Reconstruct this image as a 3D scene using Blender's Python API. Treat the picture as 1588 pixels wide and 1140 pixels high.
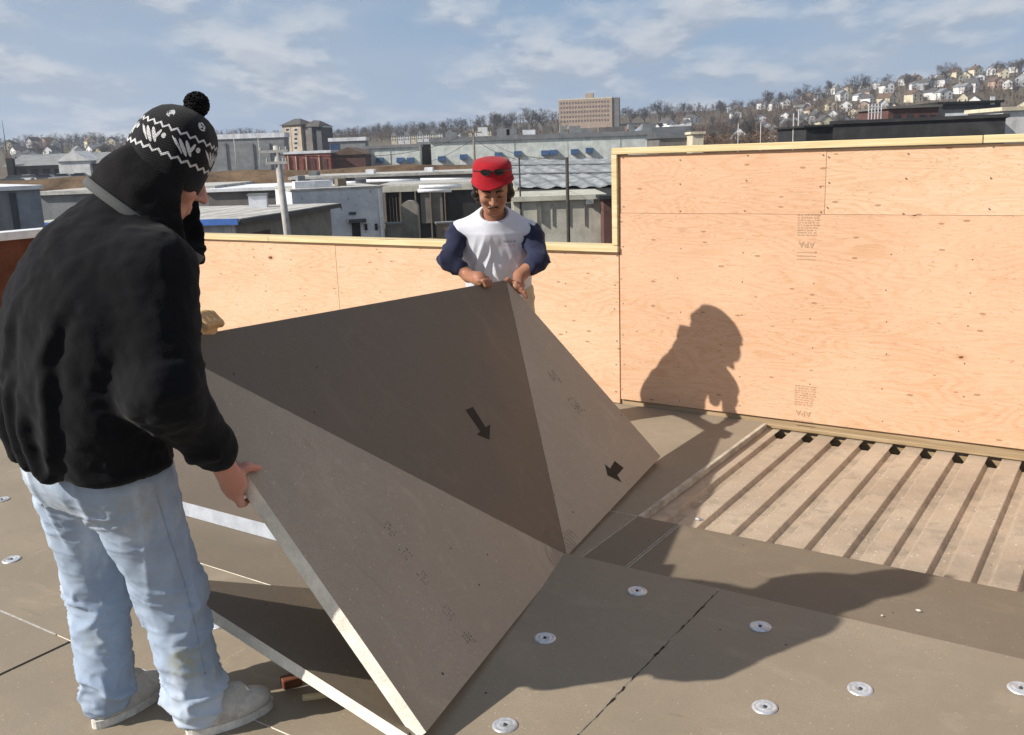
import bpy, bmesh, math, random
import numpy as np
from mathutils import Vector, Matrix, Euler

for _o in list(bpy.data.objects): bpy.data.objects.remove(_o, do_unlink=True)
scene = bpy.context.scene
COL = scene.collection
random.seed(7)
R = math.radians

# ------------------------------------------------------------------ camera
F_PX, W_PX, H_PX, EYE = 1480.0, 1588, 1140, 1.62
ROLL = math.atan(0.035)
PITCH = math.atan((570 - 235.0) * math.cos(ROLL) / F_PX)
FWD = np.array([0, math.cos(PITCH), -math.sin(PITCH)])
_u0 = np.array([0, math.sin(PITCH), math.cos(PITCH)]); _r0 = np.array([1.0, 0, 0])
RGT = math.cos(ROLL) * _r0 - math.sin(ROLL) * _u0
UPV = math.sin(ROLL) * _r0 + math.cos(ROLL) * _u0
CAMP = np.array([0, 0, EYE])
cam = bpy.data.cameras.new('camera'); cam_o = bpy.data.objects.new('camera', cam); COL.objects.link(cam_o)
cam.sensor_width = 36.0; cam.lens = 36.0 * F_PX / W_PX; cam.clip_start = 0.05; cam.clip_end = 20000
M = Matrix(((RGT[0], UPV[0], -FWD[0], 0), (RGT[1], UPV[1], -FWD[1], 0), (RGT[2], UPV[2], -FWD[2], EYE), (0, 0, 0, 1)))
cam_o.matrix_world = M
scene.camera = cam_o

def ray(px, py):
    return (px - 794) / F_PX * RGT - (py - 570) / F_PX * UPV + FWD
def gp(px, py, z=0.0):                       # where a sight line meets the level z
    v = ray(px, py); return CAMP + v * ((z - EYE) / v[2])
def pt(px, py, y):                           # a point at the distance y
    v = ray(px, py); return CAMP + v * (y / v[1])

# ------------------------------------------------------------------ light
SUN_TO = np.array([1.34, 0.45, -1.0]); SUN_TO /= np.linalg.norm(SUN_TO)
sun = bpy.data.lights.new('sun', 'SUN'); sun.energy = 5.0; sun.angle = R(0.53); sun.color = (1.0, 0.93, 0.84)
sun_o = bpy.data.objects.new('sun', sun); COL.objects.link(sun_o)
sun_o.rotation_euler = Vector(SUN_TO).to_track_quat('-Z', 'Y').to_euler()
sun_o.location = (-20, -6, 15)
SUN_EL = math.asin(-SUN_TO[2]); SUN_AZ = math.atan2(-SUN_TO[0], -SUN_TO[1])   # clockwise from +Y

world = bpy.data.worlds.new('World'); scene.world = world; world.use_nodes = True
nt = world.node_tree; nt.nodes.clear()
def wn(t, **kw):
    n = nt.nodes.new(t)
    for k, v in kw.items(): setattr(n, k, v)
    return n
def wl(a, b): nt.links.new(a, b)
out = wn('ShaderNodeOutputWorld'); bg = wn('ShaderNodeBackground'); bg.inputs[1].default_value = 1.0
sky = wn('ShaderNodeTexSky', sky_type='NISHITA', sun_disc=False)
sky.sun_elevation = SUN_EL; sky.sun_rotation = SUN_AZ; sky.air_density = 1.0; sky.dust_density = 0.4; sky.ozone_density = 2.0; sky.altitude = 20
SKY_STRENGTH = 0.07
skys = wn('ShaderNodeVectorMath', operation='SCALE'); skys.inputs['Scale'].default_value = SKY_STRENGTH
wl(sky.outputs[0], skys.inputs[0])
tc = wn('ShaderNodeTexCoord'); sep = wn('ShaderNodeSeparateXYZ'); wl(tc.outputs['Generated'], sep.inputs[0])
zz = wn('ShaderNodeMath', operation='MAXIMUM'); wl(sep.outputs[2], zz.inputs[0]); zz.inputs[1].default_value = 0.0
za = wn('ShaderNodeMath', operation='ADD'); wl(zz.outputs[0], za.inputs[0]); za.inputs[1].default_value = 0.20
dx = wn('ShaderNodeMath', operation='DIVIDE'); wl(sep.outputs[0], dx.inputs[0]); wl(za.outputs[0], dx.inputs[1])
dy = wn('ShaderNodeMath', operation='DIVIDE'); wl(sep.outputs[1], dy.inputs[0]); wl(za.outputs[0], dy.inputs[1])
cmb = wn('ShaderNodeCombineXYZ'); wl(dx.outputs[0], cmb.inputs[0]); wl(dy.outputs[0], cmb.inputs[1])
def cloud_layer(scale, loc, lo, hi, detail, rough):
    mp = wn('ShaderNodeMapping'); wl(cmb.outputs[0], mp.inputs[0])
    mp.inputs['Location'].default_value = loc; mp.inputs['Scale'].default_value = scale
    nz = wn('ShaderNodeTexNoise'); wl(mp.outputs[0], nz.inputs['Vector'])
    nz.inputs['Scale'].default_value = 1.0; nz.inputs['Detail'].default_value = detail; nz.inputs['Roughness'].default_value = rough
    nz.inputs['Distortion'].default_value = 0.0
    mr = wn('ShaderNodeMapRange', interpolation_type='SMOOTHSTEP'); wl(nz.outputs[0], mr.inputs[0])
    mr.inputs[1].default_value = lo; mr.inputs[2].default_value = hi
    return mr
c1 = cloud_layer((0.50, 0.55, 1), (1.1, 4.7, 0), 0.34, 0.62, 4, 0.5)       # broad veil
c2 = cloud_layer((2.4, 1.55, 1), (4.3, 9.2, 0), 0.39, 0.66, 6, 0.56)      # puffs
c3 = cloud_layer((2.4, 1.55, 1), (4.3, 8.98, 0), 0.39, 0.66, 6, 0.56)     # the same a little higher up: shades the undersides
mx1 = wn('ShaderNodeMix', data_type='RGBA'); mx2 = wn('ShaderNodeMix', data_type='RGBA')
f1 = wn('ShaderNodeMath', operation='MULTIPLY'); wl(c1.outputs[0], f1.inputs[0]); f1.inputs[1].default_value = 0.55
f2 = wn('ShaderNodeMath', operation='MULTIPLY'); wl(c2.outputs[0], f2.inputs[0]); f2.inputs[1].default_value = 0.85
tint = wn('ShaderNodeMix', data_type='RGBA', blend_type='MULTIPLY'); tint.inputs[0].default_value = 1.0
hz = wn('ShaderNodeMapRange', interpolation_type='SMOOTHSTEP'); wl(sep.outputs[2], hz.inputs[0])
for _i, _v in enumerate((-0.02, 0.34, 0.88, 0.0)): hz.inputs[_i + 1].default_value = _v
hzm = wn('ShaderNodeMix', data_type='RGBA'); wl(hz.outputs[0], hzm.inputs[0]); wl(skys.outputs[0], hzm.inputs[6]); hzm.inputs[7].default_value = (0.185, 0.285, 0.460, 1)
wl(hzm.outputs[2], tint.inputs[6]); tint.inputs[7].default_value = (1.0, 1.0, 1.0, 1)
wl(f1.outputs[0], mx1.inputs[0]); wl(tint.outputs[2], mx1.inputs[6]); mx1.inputs[7].default_value = (0.325, 0.380, 0.465, 1)
und = wn('ShaderNodeMath', operation='SUBTRACT'); wl(c2.outputs[0], und.inputs[0]); wl(c3.outputs[0], und.inputs[1])
usm = wn('ShaderNodeMapRange', interpolation_type='SMOOTHSTEP'); wl(und.outputs[0], usm.inputs[0])
for _i, _v in enumerate((-0.30, 0.30, 0.0, 1.0)): usm.inputs[_i + 1].default_value = _v
ccol = wn('ShaderNodeMix', data_type='RGBA'); wl(usm.outputs[0], ccol.inputs[0]); ccol.inputs[6].default_value = (0.29, 0.33, 0.40, 1); ccol.inputs[7].default_value = (0.49, 0.51, 0.54, 1)
wl(f2.outputs[0], mx2.inputs[0]); wl(mx1.outputs[2], mx2.inputs[6]); wl(ccol.outputs[2], mx2.inputs[7])
wl(mx2.outputs[2], bg.inputs[0]); wl(bg.outputs[0], out.inputs[0])

vs = scene.view_settings; vs.view_transform = 'Standard'; vs.look = 'None'; vs.gamma = 1.0; vs.exposure = 0.42
vs.use_curve_mapping = False
scene.cycles.max_bounces = 4

# ------------------------------------------------------------------ helpers: objects
def setp(o, label=None, cat=None, group=None, kind=None):
    if label: o['label'] = label
    if cat: o['category'] = cat
    if group: o['group'] = group
    if kind: o['kind'] = kind
    return o
def thing(name, label, cat, loc=(0, 0, 0), rotz=0.0, group=None, kind=None):
    o = bpy.data.objects.new(name, None); COL.objects.link(o); o.empty_display_size = 0.1
    o.location = tuple(loc); o.rotation_euler = (0, 0, rotz)
    return setp(o, label, cat, group, kind)
def link_mesh(name, me, parent=None, loc=None, rot=None, **kw):
    o = bpy.data.objects.new(name, me); COL.objects.link(o)
    if parent is not None: o.parent = parent
    if loc is not None: o.location = tuple(loc)
    if rot is not None: o.rotation_euler = rot
    return setp(o, **kw)
class MB:
    """collects faces of one mesh"""
    def __init__(s): s.v = []; s.f = []; s.m = []
    def add(s, vs_, fs, mi=0):
        b = len(s.v); s.v += [tuple(map(float, p)) for p in vs_]
        for f in fs: s.f.append(tuple(i + b for i in f)); s.m.append(mi)
        return s
    def box(s, x0, x1, y0, y1, z0, z1, mi=0):
        return s.add([(x0, y0, z0), (x1, y0, z0), (x1, y1, z0), (x0, y1, z0), (x0, y0, z1), (x1, y0, z1), (x1, y1, z1), (x0, y1, z1)],
                     [(0, 3, 2, 1), (4, 5, 6, 7), (0, 1, 5, 4), (1, 2, 6, 5), (2, 3, 7, 6), (3, 0, 4, 7)], mi)
    def tube(s, pts, rads, n=8, mi=0, cap=True):
        pts = [np.array(p, float) for p in pts]; rings = []
        for i, p in enumerate(pts):
            d = pts[min(i + 1, len(pts) - 1)] - pts[max(i - 1, 0)]; d = d / (np.linalg.norm(d) + 1e-9)
            a = np.cross(d, [0, 0, 1.0]) if abs(d[2]) < 0.95 else np.cross(d, [1.0, 0, 0]); a /= np.linalg.norm(a); b = np.cross(d, a)
            r = rads[i] if hasattr(rads, '__len__') else rads
            rings.append([p + r * (math.cos(2 * math.pi * k / n) * a + math.sin(2 * math.pi * k / n) * b) for k in range(n)])
        vs_ = [q for g in rings for q in g]; fs = []
        for i in range(len(pts) - 1):
            for k in range(n): fs.append((i * n + k, i * n + (k + 1) % n, (i + 1) * n + (k + 1) % n, (i + 1) * n + k))
        if cap: fs.append(tuple(range(n - 1, -1, -1))); fs.append(tuple((len(pts) - 1) * n + k for k in range(n)))
        return s.add(vs_, fs, mi)
    def lathe(s, prof, n=24, mi=0, sy=1.0, c=(0, 0, 0)):
        vs_ = []; fs = []
        for r, z in prof:
            for k in range(n): vs_.append((c[0] + r * math.cos(2 * math.pi * k / n), c[1] + sy * r * math.sin(2 * math.pi * k / n), c[2] + z))
        for i in range(len(prof) - 1):
            for k in range(n): fs.append((i * n + k, i * n + (k + 1) % n, (i + 1) * n + (k + 1) % n, (i + 1) * n + k))
        return s.add(vs_, fs, mi)
    def mesh(s, name, mats, smooth=False):
        me = bpy.data.meshes.new(name); me.from_pydata(s.v, [], s.f)
        if not isinstance(mats, (list, tuple)): mats = [mats]
        for m in mats: me.materials.append(m)
        me.polygons.foreach_set('material_index', s.m)
        if smooth: me.polygons.foreach_set('use_smooth', [True] * len(s.f))
        me.update(); return me
    def obj(s, name, mats, parent=None, smooth=False, recalc=False, **kw):
        me = s.mesh(name, mats, smooth)
        if recalc:
            b = bmesh.new(); b.from_mesh(me); bmesh.ops.recalc_face_normals(b, faces=b.faces); b.to_mesh(me); b.free()
        return link_mesh(name, me, parent, **kw)
def bevel(o, w, seg=1):
    m = o.modifiers.new('bevel', 'BEVEL'); m.width = w; m.segments = seg; m.limit_method = 'ANGLE'; return o

# ------------------------------------------------------------------ helpers: materials
class NT:
    def __init__(s, name):
        s.mat = bpy.data.materials.new(name); s.mat.use_nodes = True; s.t = s.mat.node_tree; s.t.nodes.clear()
        s.out = s.n('ShaderNodeOutputMaterial'); s.b = s.n('ShaderNodeBsdfPrincipled'); s.l(s.b.outputs[0], s.out.inputs[0])
        s._tc = None
    def n(s, t, **kw):
        n = s.t.nodes.new(t)
        for k, v in kw.items(): setattr(n, k, v)
        return n
    def l(s, a, b): s.t.links.new(a, b)
    def put(s, sock, v):
        if isinstance(v, bpy.types.NodeSocket): s.l(v, sock)
        elif hasattr(v, '__len__') and sock.type == 'RGBA' and len(v) == 3: sock.default_value = (*v, 1)
        else: sock.default_value = v
    def obj(s):
        if s._tc is None: s._tc = s.n('ShaderNodeTexCoord')
        return s._tc.outputs['Object']
    def rnd(s): return s.n('ShaderNodeObjectInfo').outputs['Random']
    def math(s, op, a, b=0.0, c=0.0, clamp=False):
        n = s.n('ShaderNodeMath', operation=op, use_clamp=clamp); s.put(n.inputs[0], a); s.put(n.inputs[1], b); s.put(n.inputs[2], c); return n.outputs[0]
    def map(s, v, scale=(1, 1, 1), loc=(0, 0, 0), rot=(0, 0, 0)):
        n = s.n('ShaderNodeMapping'); s.l(v, n.inputs[0]); n.inputs['Scale'].default_value = scale; s.put(n.inputs['Location'], loc); n.inputs['Rotation'].default_value = rot; return n.outputs[0]
    def noise(s, v, scale, detail=4, rough=0.5, dist=0.0, col=False):
        n = s.n('ShaderNodeTexNoise'); s.l(v, n.inputs['Vector']); n.inputs['Scale'].default_value = scale; n.inputs['Detail'].default_value = detail
        n.inputs['Roughness'].default_value = rough; n.inputs['Distortion'].default_value = dist; return n.outputs[1 if col else 0]
    def voro(s, v, scale, out='Distance', rand=1.0):
        n = s.n('ShaderNodeTexVoronoi'); s.l(v, n.inputs['Vector']); n.inputs['Scale'].default_value = scale; n.inputs['Randomness'].default_value = rand; return n.outputs[out]
    def rng(s, v, a, b, c=0.0, d=1.0, smooth=True):
        n = s.n('ShaderNodeMapRange', interpolation_type='SMOOTHSTEP' if smooth else 'LINEAR'); s.put(n.inputs[0], v)
        for i, q in enumerate((a, b, c, d)): s.put(n.inputs[i + 1], q)
        return n.outputs[0]
    def mix(s, f, a, b, mode='MIX'):
        n = s.n('ShaderNodeMix', data_type='RGBA', blend_type=mode); s.put(n.inputs[0], f); s.put(n.inputs[6], a); s.put(n.inputs[7], b); return n.outputs[2]
    def sep(s, v): n = s.n('ShaderNodeSeparateXYZ'); s.l(v, n.inputs[0]); return n.outputs
    def comb(s, x, y, z):
        n = s.n('ShaderNodeCombineXYZ'); s.put(n.inputs[0], x); s.put(n.inputs[1], y); s.put(n.inputs[2], z); return n.outputs[0]
    def bump(s, h, strength=0.3, dist=0.01):
        n = s.n('ShaderNodeBump'); n.inputs['Strength'].default_value = strength; n.inputs['Distance'].default_value = dist; s.l(h, n.inputs['Height']); s.l(n.outputs[0], s.b.inputs['Normal'])
    def done(s, col=None, rough=0.8, spec=0.3, metal=0.0, sheen=0.0):
        if col is not None: s.put(s.b.inputs['Base Color'], col)
        s.put(s.b.inputs['Roughness'], rough); s.b.inputs['Specular IOR Level'].default_value = spec; s.b.inputs['Metallic'].default_value = metal
        if sheen: s.b.inputs['Sheen Weight'].default_value = sheen
        return s.mat
def simple(name, col, rough=0.8, var=0.15, scale=3.0, spec=0.3, metal=0.0, bump=0.0, bscale=40.0, streak=False):
    """a plain colour with an uneven, slightly dirty surface"""
    s = NT(name); v = s.obj()
    n = s.noise(v, scale, 5, 0.6); n2 = s.noise(v, scale * 9, 3, 0.6)
    f = s.math('ADD', s.math('MULTIPLY', n, 0.7), s.math('MULTIPLY', n2, 0.3))
    dark = tuple(c * (1 - 2 * var) for c in col); lite = tuple(min(1, c * (1 + 1.2 * var)) for c in col)
    c = s.mix(s.rng(f, 0.3, 0.7), dark, lite)
    if streak:          # rain streaks, grime and faded patches
        c = s.mix(s.rng(s.noise(s.map(v, (1.6, 1.6, 0.16)), 1.5, 5, 0.65), 0.50, 0.72, 0.0, 0.45), c, tuple(x * 0.55 for x in col)); c = s.mix(s.rng(s.noise(v, 0.45, 4, 0.6), 0.48, 0.66, 0.0, 0.35), c, tuple(min(1, x * 1.3 + .03) for x in col))
    if bump: s.bump(s.noise(v, bscale, 4, 0.6), bump, 0.01)
    return s.done(c, rough, spec, metal)

def m_plywood(name, base=(0.615, 0.398, 0.262), knots=1.0):
    s = NT(name); o = s.obj(); r = s.rnd()
    off = s.n('ShaderNodeVectorMath', operation='ADD'); s.l(o, off.inputs[0]); s.l(s.comb(s.math('MULTIPLY', r, 31.0), 0.0, s.math('MULTIPLY', r, 17.0)), off.inputs[1]); v = off.outputs[0]
    big = s.noise(s.map(v, (0.55, 1, 2.4)), 1.6, 2, 0.5, 0.4)
    ring = s.math('SINE', s.math('MULTIPLY', big, 150.0))
    fine = s.noise(s.map(v, (2.0, 1, 60.0)), 3.0, 5, 0.65)
    patch = s.noise(s.map(v, (0.8, 1, 1.6)), 1.7, 4, 0.55)
    col = s.mix(s.rng(ring, -0.2, 1.0), base, tuple(c * f for c, f in zip(base, (0.93, 0.88, 0.82))))
    col = s.mix(s.rng(fine, 0.35, 0.75, 0.0, 0.62), col, tuple(c * f for c, f in zip(base, (0.80, 0.69, 0.56))))
    col = s.mix(s.rng(patch, 0.35, 0.7, 0.0, 0.55), col, tuple(min(1, c * f) for c, f in zip(base, (1.10, 1.12, 1.15))))
    # wavy figure lines
    wl_ = s.math('FRACT', s.math('MULTIPLY', s.noise(s.map(v, (1.3, 1, 9.0)), 1.6, 4, 0.55, 0.5), 15.0))
    col = s.mix(s.rng(wl_, 0.0, 0.12, 0.72, 0.0), col, tuple(c * f for c, f in zip(base, (0.62, 0.48, 0.36))))
    # knots and plugs
    kv = s.map(v, (3.1, 1, 6.2)); d = s.voro(kv, 1.0); kc = s.voro(kv, 1.0, 'Color'); ks = s.sep(kc)
    size = s.rng(ks[0], 0.45, 1.0, 0.0, 0.105 * knots, False)
    kn = s.math('MULTIPLY', s.math('LESS_THAN', s.math('ADD', d, s.math('MULTIPLY', s.math('SUBTRACT', s.noise(v, 45, 2, 0.5), 0.5), 0.06)), size), s.math('GREATER_THAN', ks[2], 0.32))
    halo = s.rng(s.math('SUBTRACT', d, size), 0.0, 0.10, 0.35, 0.0)
    halo = s.math('MULTIPLY', halo, s.math('GREATER_THAN', ks[0], 0.5))
    col = s.mix(halo, col, (0.36, 0.19, 0.09)); col = s.mix(s.math('MULTIPLY', kn, s.rng(ks[1], 0.2, 0.9, 0.35, 1.0)), col, (0.13, 0.055, 0.022))
    # little dark specks and dashes
    sv = s.map(v, (9.0, 1, 26.0)); sd = s.voro(sv, 1.0); sc = s.sep(s.voro(sv, 1.0, 'Color'))
    sp = s.math('MULTIPLY', s.math('LESS_THAN', sd, 0.16), s.math('GREATER_THAN', sc[0], 0.80))
    col = s.mix(s.math('MULTIPLY', sp, 0.6), col, (0.22, 0.11, 0.05))
    # scuffs
    sm = s.noise(v, 3.3, 4, 0.6); col = s.mix(s.rng(sm, 0.62, 0.78, 0.0, 0.16), col, (0.30, 0.21, 0.14))
    s.bump(s.math('ADD', fine, s.math('MULTIPLY', ring, 0.15)), 0.12, 0.004)
    return s.done(col, 0.72, 0.25)

def m_facer(name, base=(0.280, 0.232, 0.170)):
    """glass-fibre facer of insulation board: grey-tan with fine specks"""
    s = NT(name); v = s.obj(); r = s.rnd()
    off = s.n('ShaderNodeVectorMath', operation='ADD'); s.l(v, off.inputs[0]); s.l(s.comb(s.math('MULTIPLY', r, 11.0), s.math('MULTIPLY', r, 23.0), 0.0), off.inputs[1]); v = off.outputs[0]
    a = s.noise(v, 2.1, 5, 0.6); b = s.noise(v, 160.0, 3, 0.7); c = s.noise(v, 26.0, 4, 0.65)
    col = s.mix(s.rng(a, 0.3, 0.72), tuple(x * 0.90 for x in base), tuple(x * 1.08 for x in base))
    col = s.mix(s.rng(b, 0.36, 0.68, 0.0, 0.6), col, tuple(x * 0.72 for x in base)); col = s.mix(s.rng(c, 0.4, 0.72, 0.0, 0.35), col, tuple(x * 0.80 for x in base))
    sp = s.voro(v, 85.0); scn = s.sep(s.voro(v, 85.0, 'Color'))
    col = s.mix(s.math('MULTIPLY', s.math('LESS_THAN', sp, 0.23), s.math('GREATER_THAN', scn[0], 0.95)), col, tuple(min(1, x * 1.45) for x in base))
    sp2 = s.voro(v, 9.0); sc2 = s.sep(s.voro(v, 9.0, 'Color'))
    col = s.mix(s.math('MULTIPLY', s.math('LESS_THAN', sp2, 0.045), s.math('GREATER_THAN', sc2[0], 0.55)), col, (0.06, 0.05, 0.04))
    du = s.noise(s.map(v, (1.0, 1.6, 1.0), (3, 1, 0), (0, 0, 0.6)), 3.4, 6, 0.7, 0.9); col = s.mix(s.rng(du, 0.52, 0.72, 0.0, 0.30), col, tuple(min(1, x * 1.35) for x in base))
    sk = s.noise(s.map(v, (2.0, 22.0, 1.0), (0, 0, 0), (0, 0, 0.9)), 1.3, 3, 0.6, 0.3); col = s.mix(s.rng(sk, 0.66, 0.74, 0.0, 0.35), col, tuple(x * 0.62 for x in base))
    st = s.noise(v, 0.9, 5, 0.62, 0.8); col = s.mix(s.rng(st, 0.55, 0.75, 0.0, 0.22), col, tuple(x * 0.6 for x in base))
    s.bump(s.math('ADD', b, s.math('MULTIPLY', c, 0.5)), 0.22, 0.003)
    return s.done(col, s.rng(a, 0.3, 0.7, 0.55, 0.72), 0.35)

MAT = {}
MAT['ply'] = m_plywood('plywood_fir')
MAT['ply2'] = m_plywood('plywood_pale', (0.63, 0.440, 0.298), 1.25)
MAT['facer'] = m_facer('facer')
MAT['facer_dark'] = m_facer('facer_dark', (0.160, 0.130, 0.098))  # on the panel's middle wedge, shade is put into this darker facer colour
MAT['facer_bounce'] = m_facer('facer_bounce', (0.400, 0.335, 0.258))  # panel's side wedges: same facer, with bounced light put into its colour
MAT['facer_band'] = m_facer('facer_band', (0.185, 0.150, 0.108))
MAT['foam'] = simple('foam_edge', (0.80, 0.76, 0.66), 0.9, 0.10, 14, 0.2, bump=0.3, bscale=120)
MAT['foam_white'] = simple('foam_edge_white', (0.44, 0.47, 0.52), 0.85, 0.10, 14, 0.2, bump=0.25, bscale=120)
def m_lumber(name, base):
    s = NT(name); v = s.obj(); r = s.rnd()
    off = s.n('ShaderNodeVectorMath', operation='ADD'); s.l(v, off.inputs[0]); s.l(s.comb(s.math('MULTIPLY', r, 9.0), 0.0, r), off.inputs[1]); v = off.outputs[0]
    g = s.noise(s.map(v, (0.7, 18, 18)), 2.5, 5, 0.6, 0.3); p = s.noise(s.map(v, (1.2, 4, 4)), 1.3, 3, 0.5)
    col = s.mix(s.rng(g, 0.3, 0.7), tuple(c * f for c, f in zip(base, (0.78, 0.72, 0.60))), tuple(min(1, c * 1.08) for c in base))
    col = s.mix(s.rng(p, 0.45, 0.75, 0.0, 0.4), col, tuple(c * f for c, f in zip(base, (0.80, 0.80, 0.62))))
    kv = s.map(v, (1.7, 9, 9)); d = s.voro(kv, 1.0); kc = s.sep(s.voro(kv, 1.0, 'Color'))
    col = s.mix(s.math('MULTIPLY', s.rng(d, 0.10, 0.2, 1.0, 0.0), s.math('GREATER_THAN', kc[0], 0.62)), col, (0.20, 0.11, 0.05))
    s.bump(g, 0.2, 0.004); return s.done(col, 0.75, 0.25)
MAT['lumber'] = m_lumber('lumber', (0.66, 0.55, 0.34))
MAT['lumber_old'] = m_lumber('lumber_old', (0.36, 0.27, 0.17))
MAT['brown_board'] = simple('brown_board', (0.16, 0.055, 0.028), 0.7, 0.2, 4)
MAT['coping'] = simple('white_coping', (0.74, 0.76, 0.78), 0.5, 0.12, 6)
def m_deck():
    """primed steel deck under dust, foam crumbs and dried mud"""
    s = NT('deck_steel'); v = s.obj()
    a = s.noise(v, 1.7, 6, 0.62); b = s.noise(v, 7.0, 6, 0.68, 0.5); c = s.noise(v, 95, 3, 0.7); d = s.noise(s.map(v, (9, 3, 1)), 2.0, 5, 0.6)
    col = s.mix(s.rng(a, 0.32, 0.68), (0.36, 0.295, 0.225), (0.50, 0.415, 0.315))
    col = s.mix(s.rng(b, 0.50, 0.70, 0.0, 0.50), col, (0.235, 0.19, 0.145)); col = s.mix(s.rng(d, 0.55, 0.75, 0.0, 0.4), col, (0.56, 0.49, 0.40)); col = s.mix(s.rng(c, 0.42, 0.72, 0.0, 0.45), col, (0.25, 0.205, 0.155))
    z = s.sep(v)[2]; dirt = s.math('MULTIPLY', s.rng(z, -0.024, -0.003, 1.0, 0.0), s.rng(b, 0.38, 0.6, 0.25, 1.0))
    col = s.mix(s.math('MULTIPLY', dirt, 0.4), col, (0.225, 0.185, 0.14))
    w = s.voro(v, 52.0); wc = s.sep(s.voro(v, 52.0, 'Color')); col = s.mix(s.math('MULTIPLY', s.math('LESS_THAN', w, 0.20), s.math('GREATER_THAN', wc[0], 0.90)), col, (0.72, 0.68, 0.60))
    w2 = s.voro(v, 30.0); wc2 = s.sep(s.voro(v, 30.0, 'Color')); col = s.mix(s.math('MULTIPLY', s.math('LESS_THAN', w2, 0.13), s.math('GREATER_THAN', wc2[1], 0.90)), col, (0.10, 0.08, 0.06))
    s.bump(s.math('ADD', c, s.math('MULTIPLY', b, 1.2)), 0.35, 0.004)
    return s.done(col, s.rng(b, 0.3, 0.7, 0.40, 0.7), 0.5, 0.15)
MAT['deck'] = m_deck()
def m_galv():
    s = NT('galvanised'); v = s.obj(); r = s.rnd(); a = s.noise(v, 55, 4, 0.6); off = s.n('ShaderNodeVectorMath', operation='ADD'); s.l(v, off.inputs[0]); s.l(s.comb(r, r, r), off.inputs[1]); d = s.noise(off.outputs[0], 26, 5, 0.7)
    c = s.mix(s.rng(a, 0.3, 0.7), (0.52, 0.54, 0.57), (0.68, 0.70, 0.73)); c = s.mix(s.rng(d, s.rng(r, 0, 1, 0.42, 0.58), 0.68, 0.0, 0.6), c, (0.30, 0.27, 0.22)); return s.done(c, s.rng(r, 0, 1, 0.30, 0.55), 0.5, 0.5)
MAT['galv'] = m_galv()
MAT['screw'] = simple('screw_black', (0.05, 0.05, 0.055), 0.45, 0.1, 60)
MAT['ink'] = simple('ink_black', (0.012, 0.011, 0.010), 0.7, 0.1, 60)
MAT['ink_faint'] = simple('ink_faint', (0.185, 0.152, 0.116), 0.8, 0.15, 60)
MAT['ink_wood'] = simple('ink_wood', (0.43, 0.285, 0.18), 0.8, 0.2, 60)
MAT['white_line'] = simple('chalk', (0.45, 0.43, 0.40), 0.9, 0.2, 60)

# ------------------------------------------------------------------ the roof
TH = R(-34.0)
U2 = np.array([math.cos(TH), math.sin(TH), 0]); V2 = np.array([-math.sin(TH), math.cos(TH), 0])
W0 = gp(963, 620)
def uv(u, v, z=0.0): return W0 + u * U2 + v * V2 + np.array([0, 0, z])
def uvpx(px, py, z=0.0):
    p = gp(px, py, z) - W0; return float(p @ U2), float(p @ V2)
def frame(name, kind, z=0.0):
    o = bpy.data.objects.new(name, None); COL.objects.link(o); o.location = tuple(uv(0, 0, z)); o.rotation_euler = (0, 0, TH); o['kind'] = kind
    return o

ROOF_Z = -0.085          # top of the steel deck's ribs is higher than this by the rib depth
# corrugated steel deck: ribs run along v
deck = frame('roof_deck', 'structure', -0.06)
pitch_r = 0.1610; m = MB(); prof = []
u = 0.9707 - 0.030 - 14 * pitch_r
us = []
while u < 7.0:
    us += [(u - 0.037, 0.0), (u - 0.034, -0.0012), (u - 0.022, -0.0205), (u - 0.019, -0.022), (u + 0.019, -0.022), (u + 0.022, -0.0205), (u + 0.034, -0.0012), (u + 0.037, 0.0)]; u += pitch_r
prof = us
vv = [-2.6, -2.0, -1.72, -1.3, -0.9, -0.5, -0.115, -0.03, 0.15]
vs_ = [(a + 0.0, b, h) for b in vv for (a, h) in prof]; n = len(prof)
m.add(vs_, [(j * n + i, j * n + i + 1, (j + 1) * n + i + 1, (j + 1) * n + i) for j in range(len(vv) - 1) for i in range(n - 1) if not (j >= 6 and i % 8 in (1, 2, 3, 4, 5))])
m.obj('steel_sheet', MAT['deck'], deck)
MB().box(0.9755, 0.9755 + 0.020, -1.728, -0.035, 0.002, 0.036).obj('edge_strip', simple('edge_strip_wood', (0.47, 0.42, 0.34), 0.7, 0.2, 9), deck)
# solid roof under everything
base = frame('roof', 'structure', -0.16)
MB().box(-7.2, 7.0, -9.0, 0.2, -0.5, -0.04).obj('roof_slab', MAT['lumber_old'], base)

boards = frame('roof_insulation', 'structure', 0.0)
def board(u0, u1, v0, v1, z0, z1, par=boards, gap=0.0025, mats=None, name='insulation_board'):
    o = MB().box(u0 + gap, u1 - gap, v0 + gap, v1 - gap, z0, z1)
    o.m = [1, 0, 1, 1, 1, 1]
    # local origin at the board's corner so that its pattern differs
    return o.obj(name, mats or [MAT['facer'], MAT['foam']], par)
VS, VA = -2.292, -1.730       # edge of the top layer, edge of the lower layer at the open deck
US = 1.593
# lower layer: band along the open deck and the corner
LZ = -0.026
UD = 0.975                    # side of the corner board at the open deck
ub = [-7.1, -4.66, -2.22, -0.25, UD]
for a, b in zip(ub[:-1], ub[1:]): board(a, b, VA, -0.004, -0.16, LZ); board(a, b, VA - 1.22, VA, -0.16, LZ)
for a, b in zip([UD, 1.185, 3.62, 6.06], [1.185, 3.62, 6.06, 7.0]): board(a, b, VA - 1.22, VA, -0.16, LZ, mats=[MAT['facer_band'], MAT['foam']])
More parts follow.
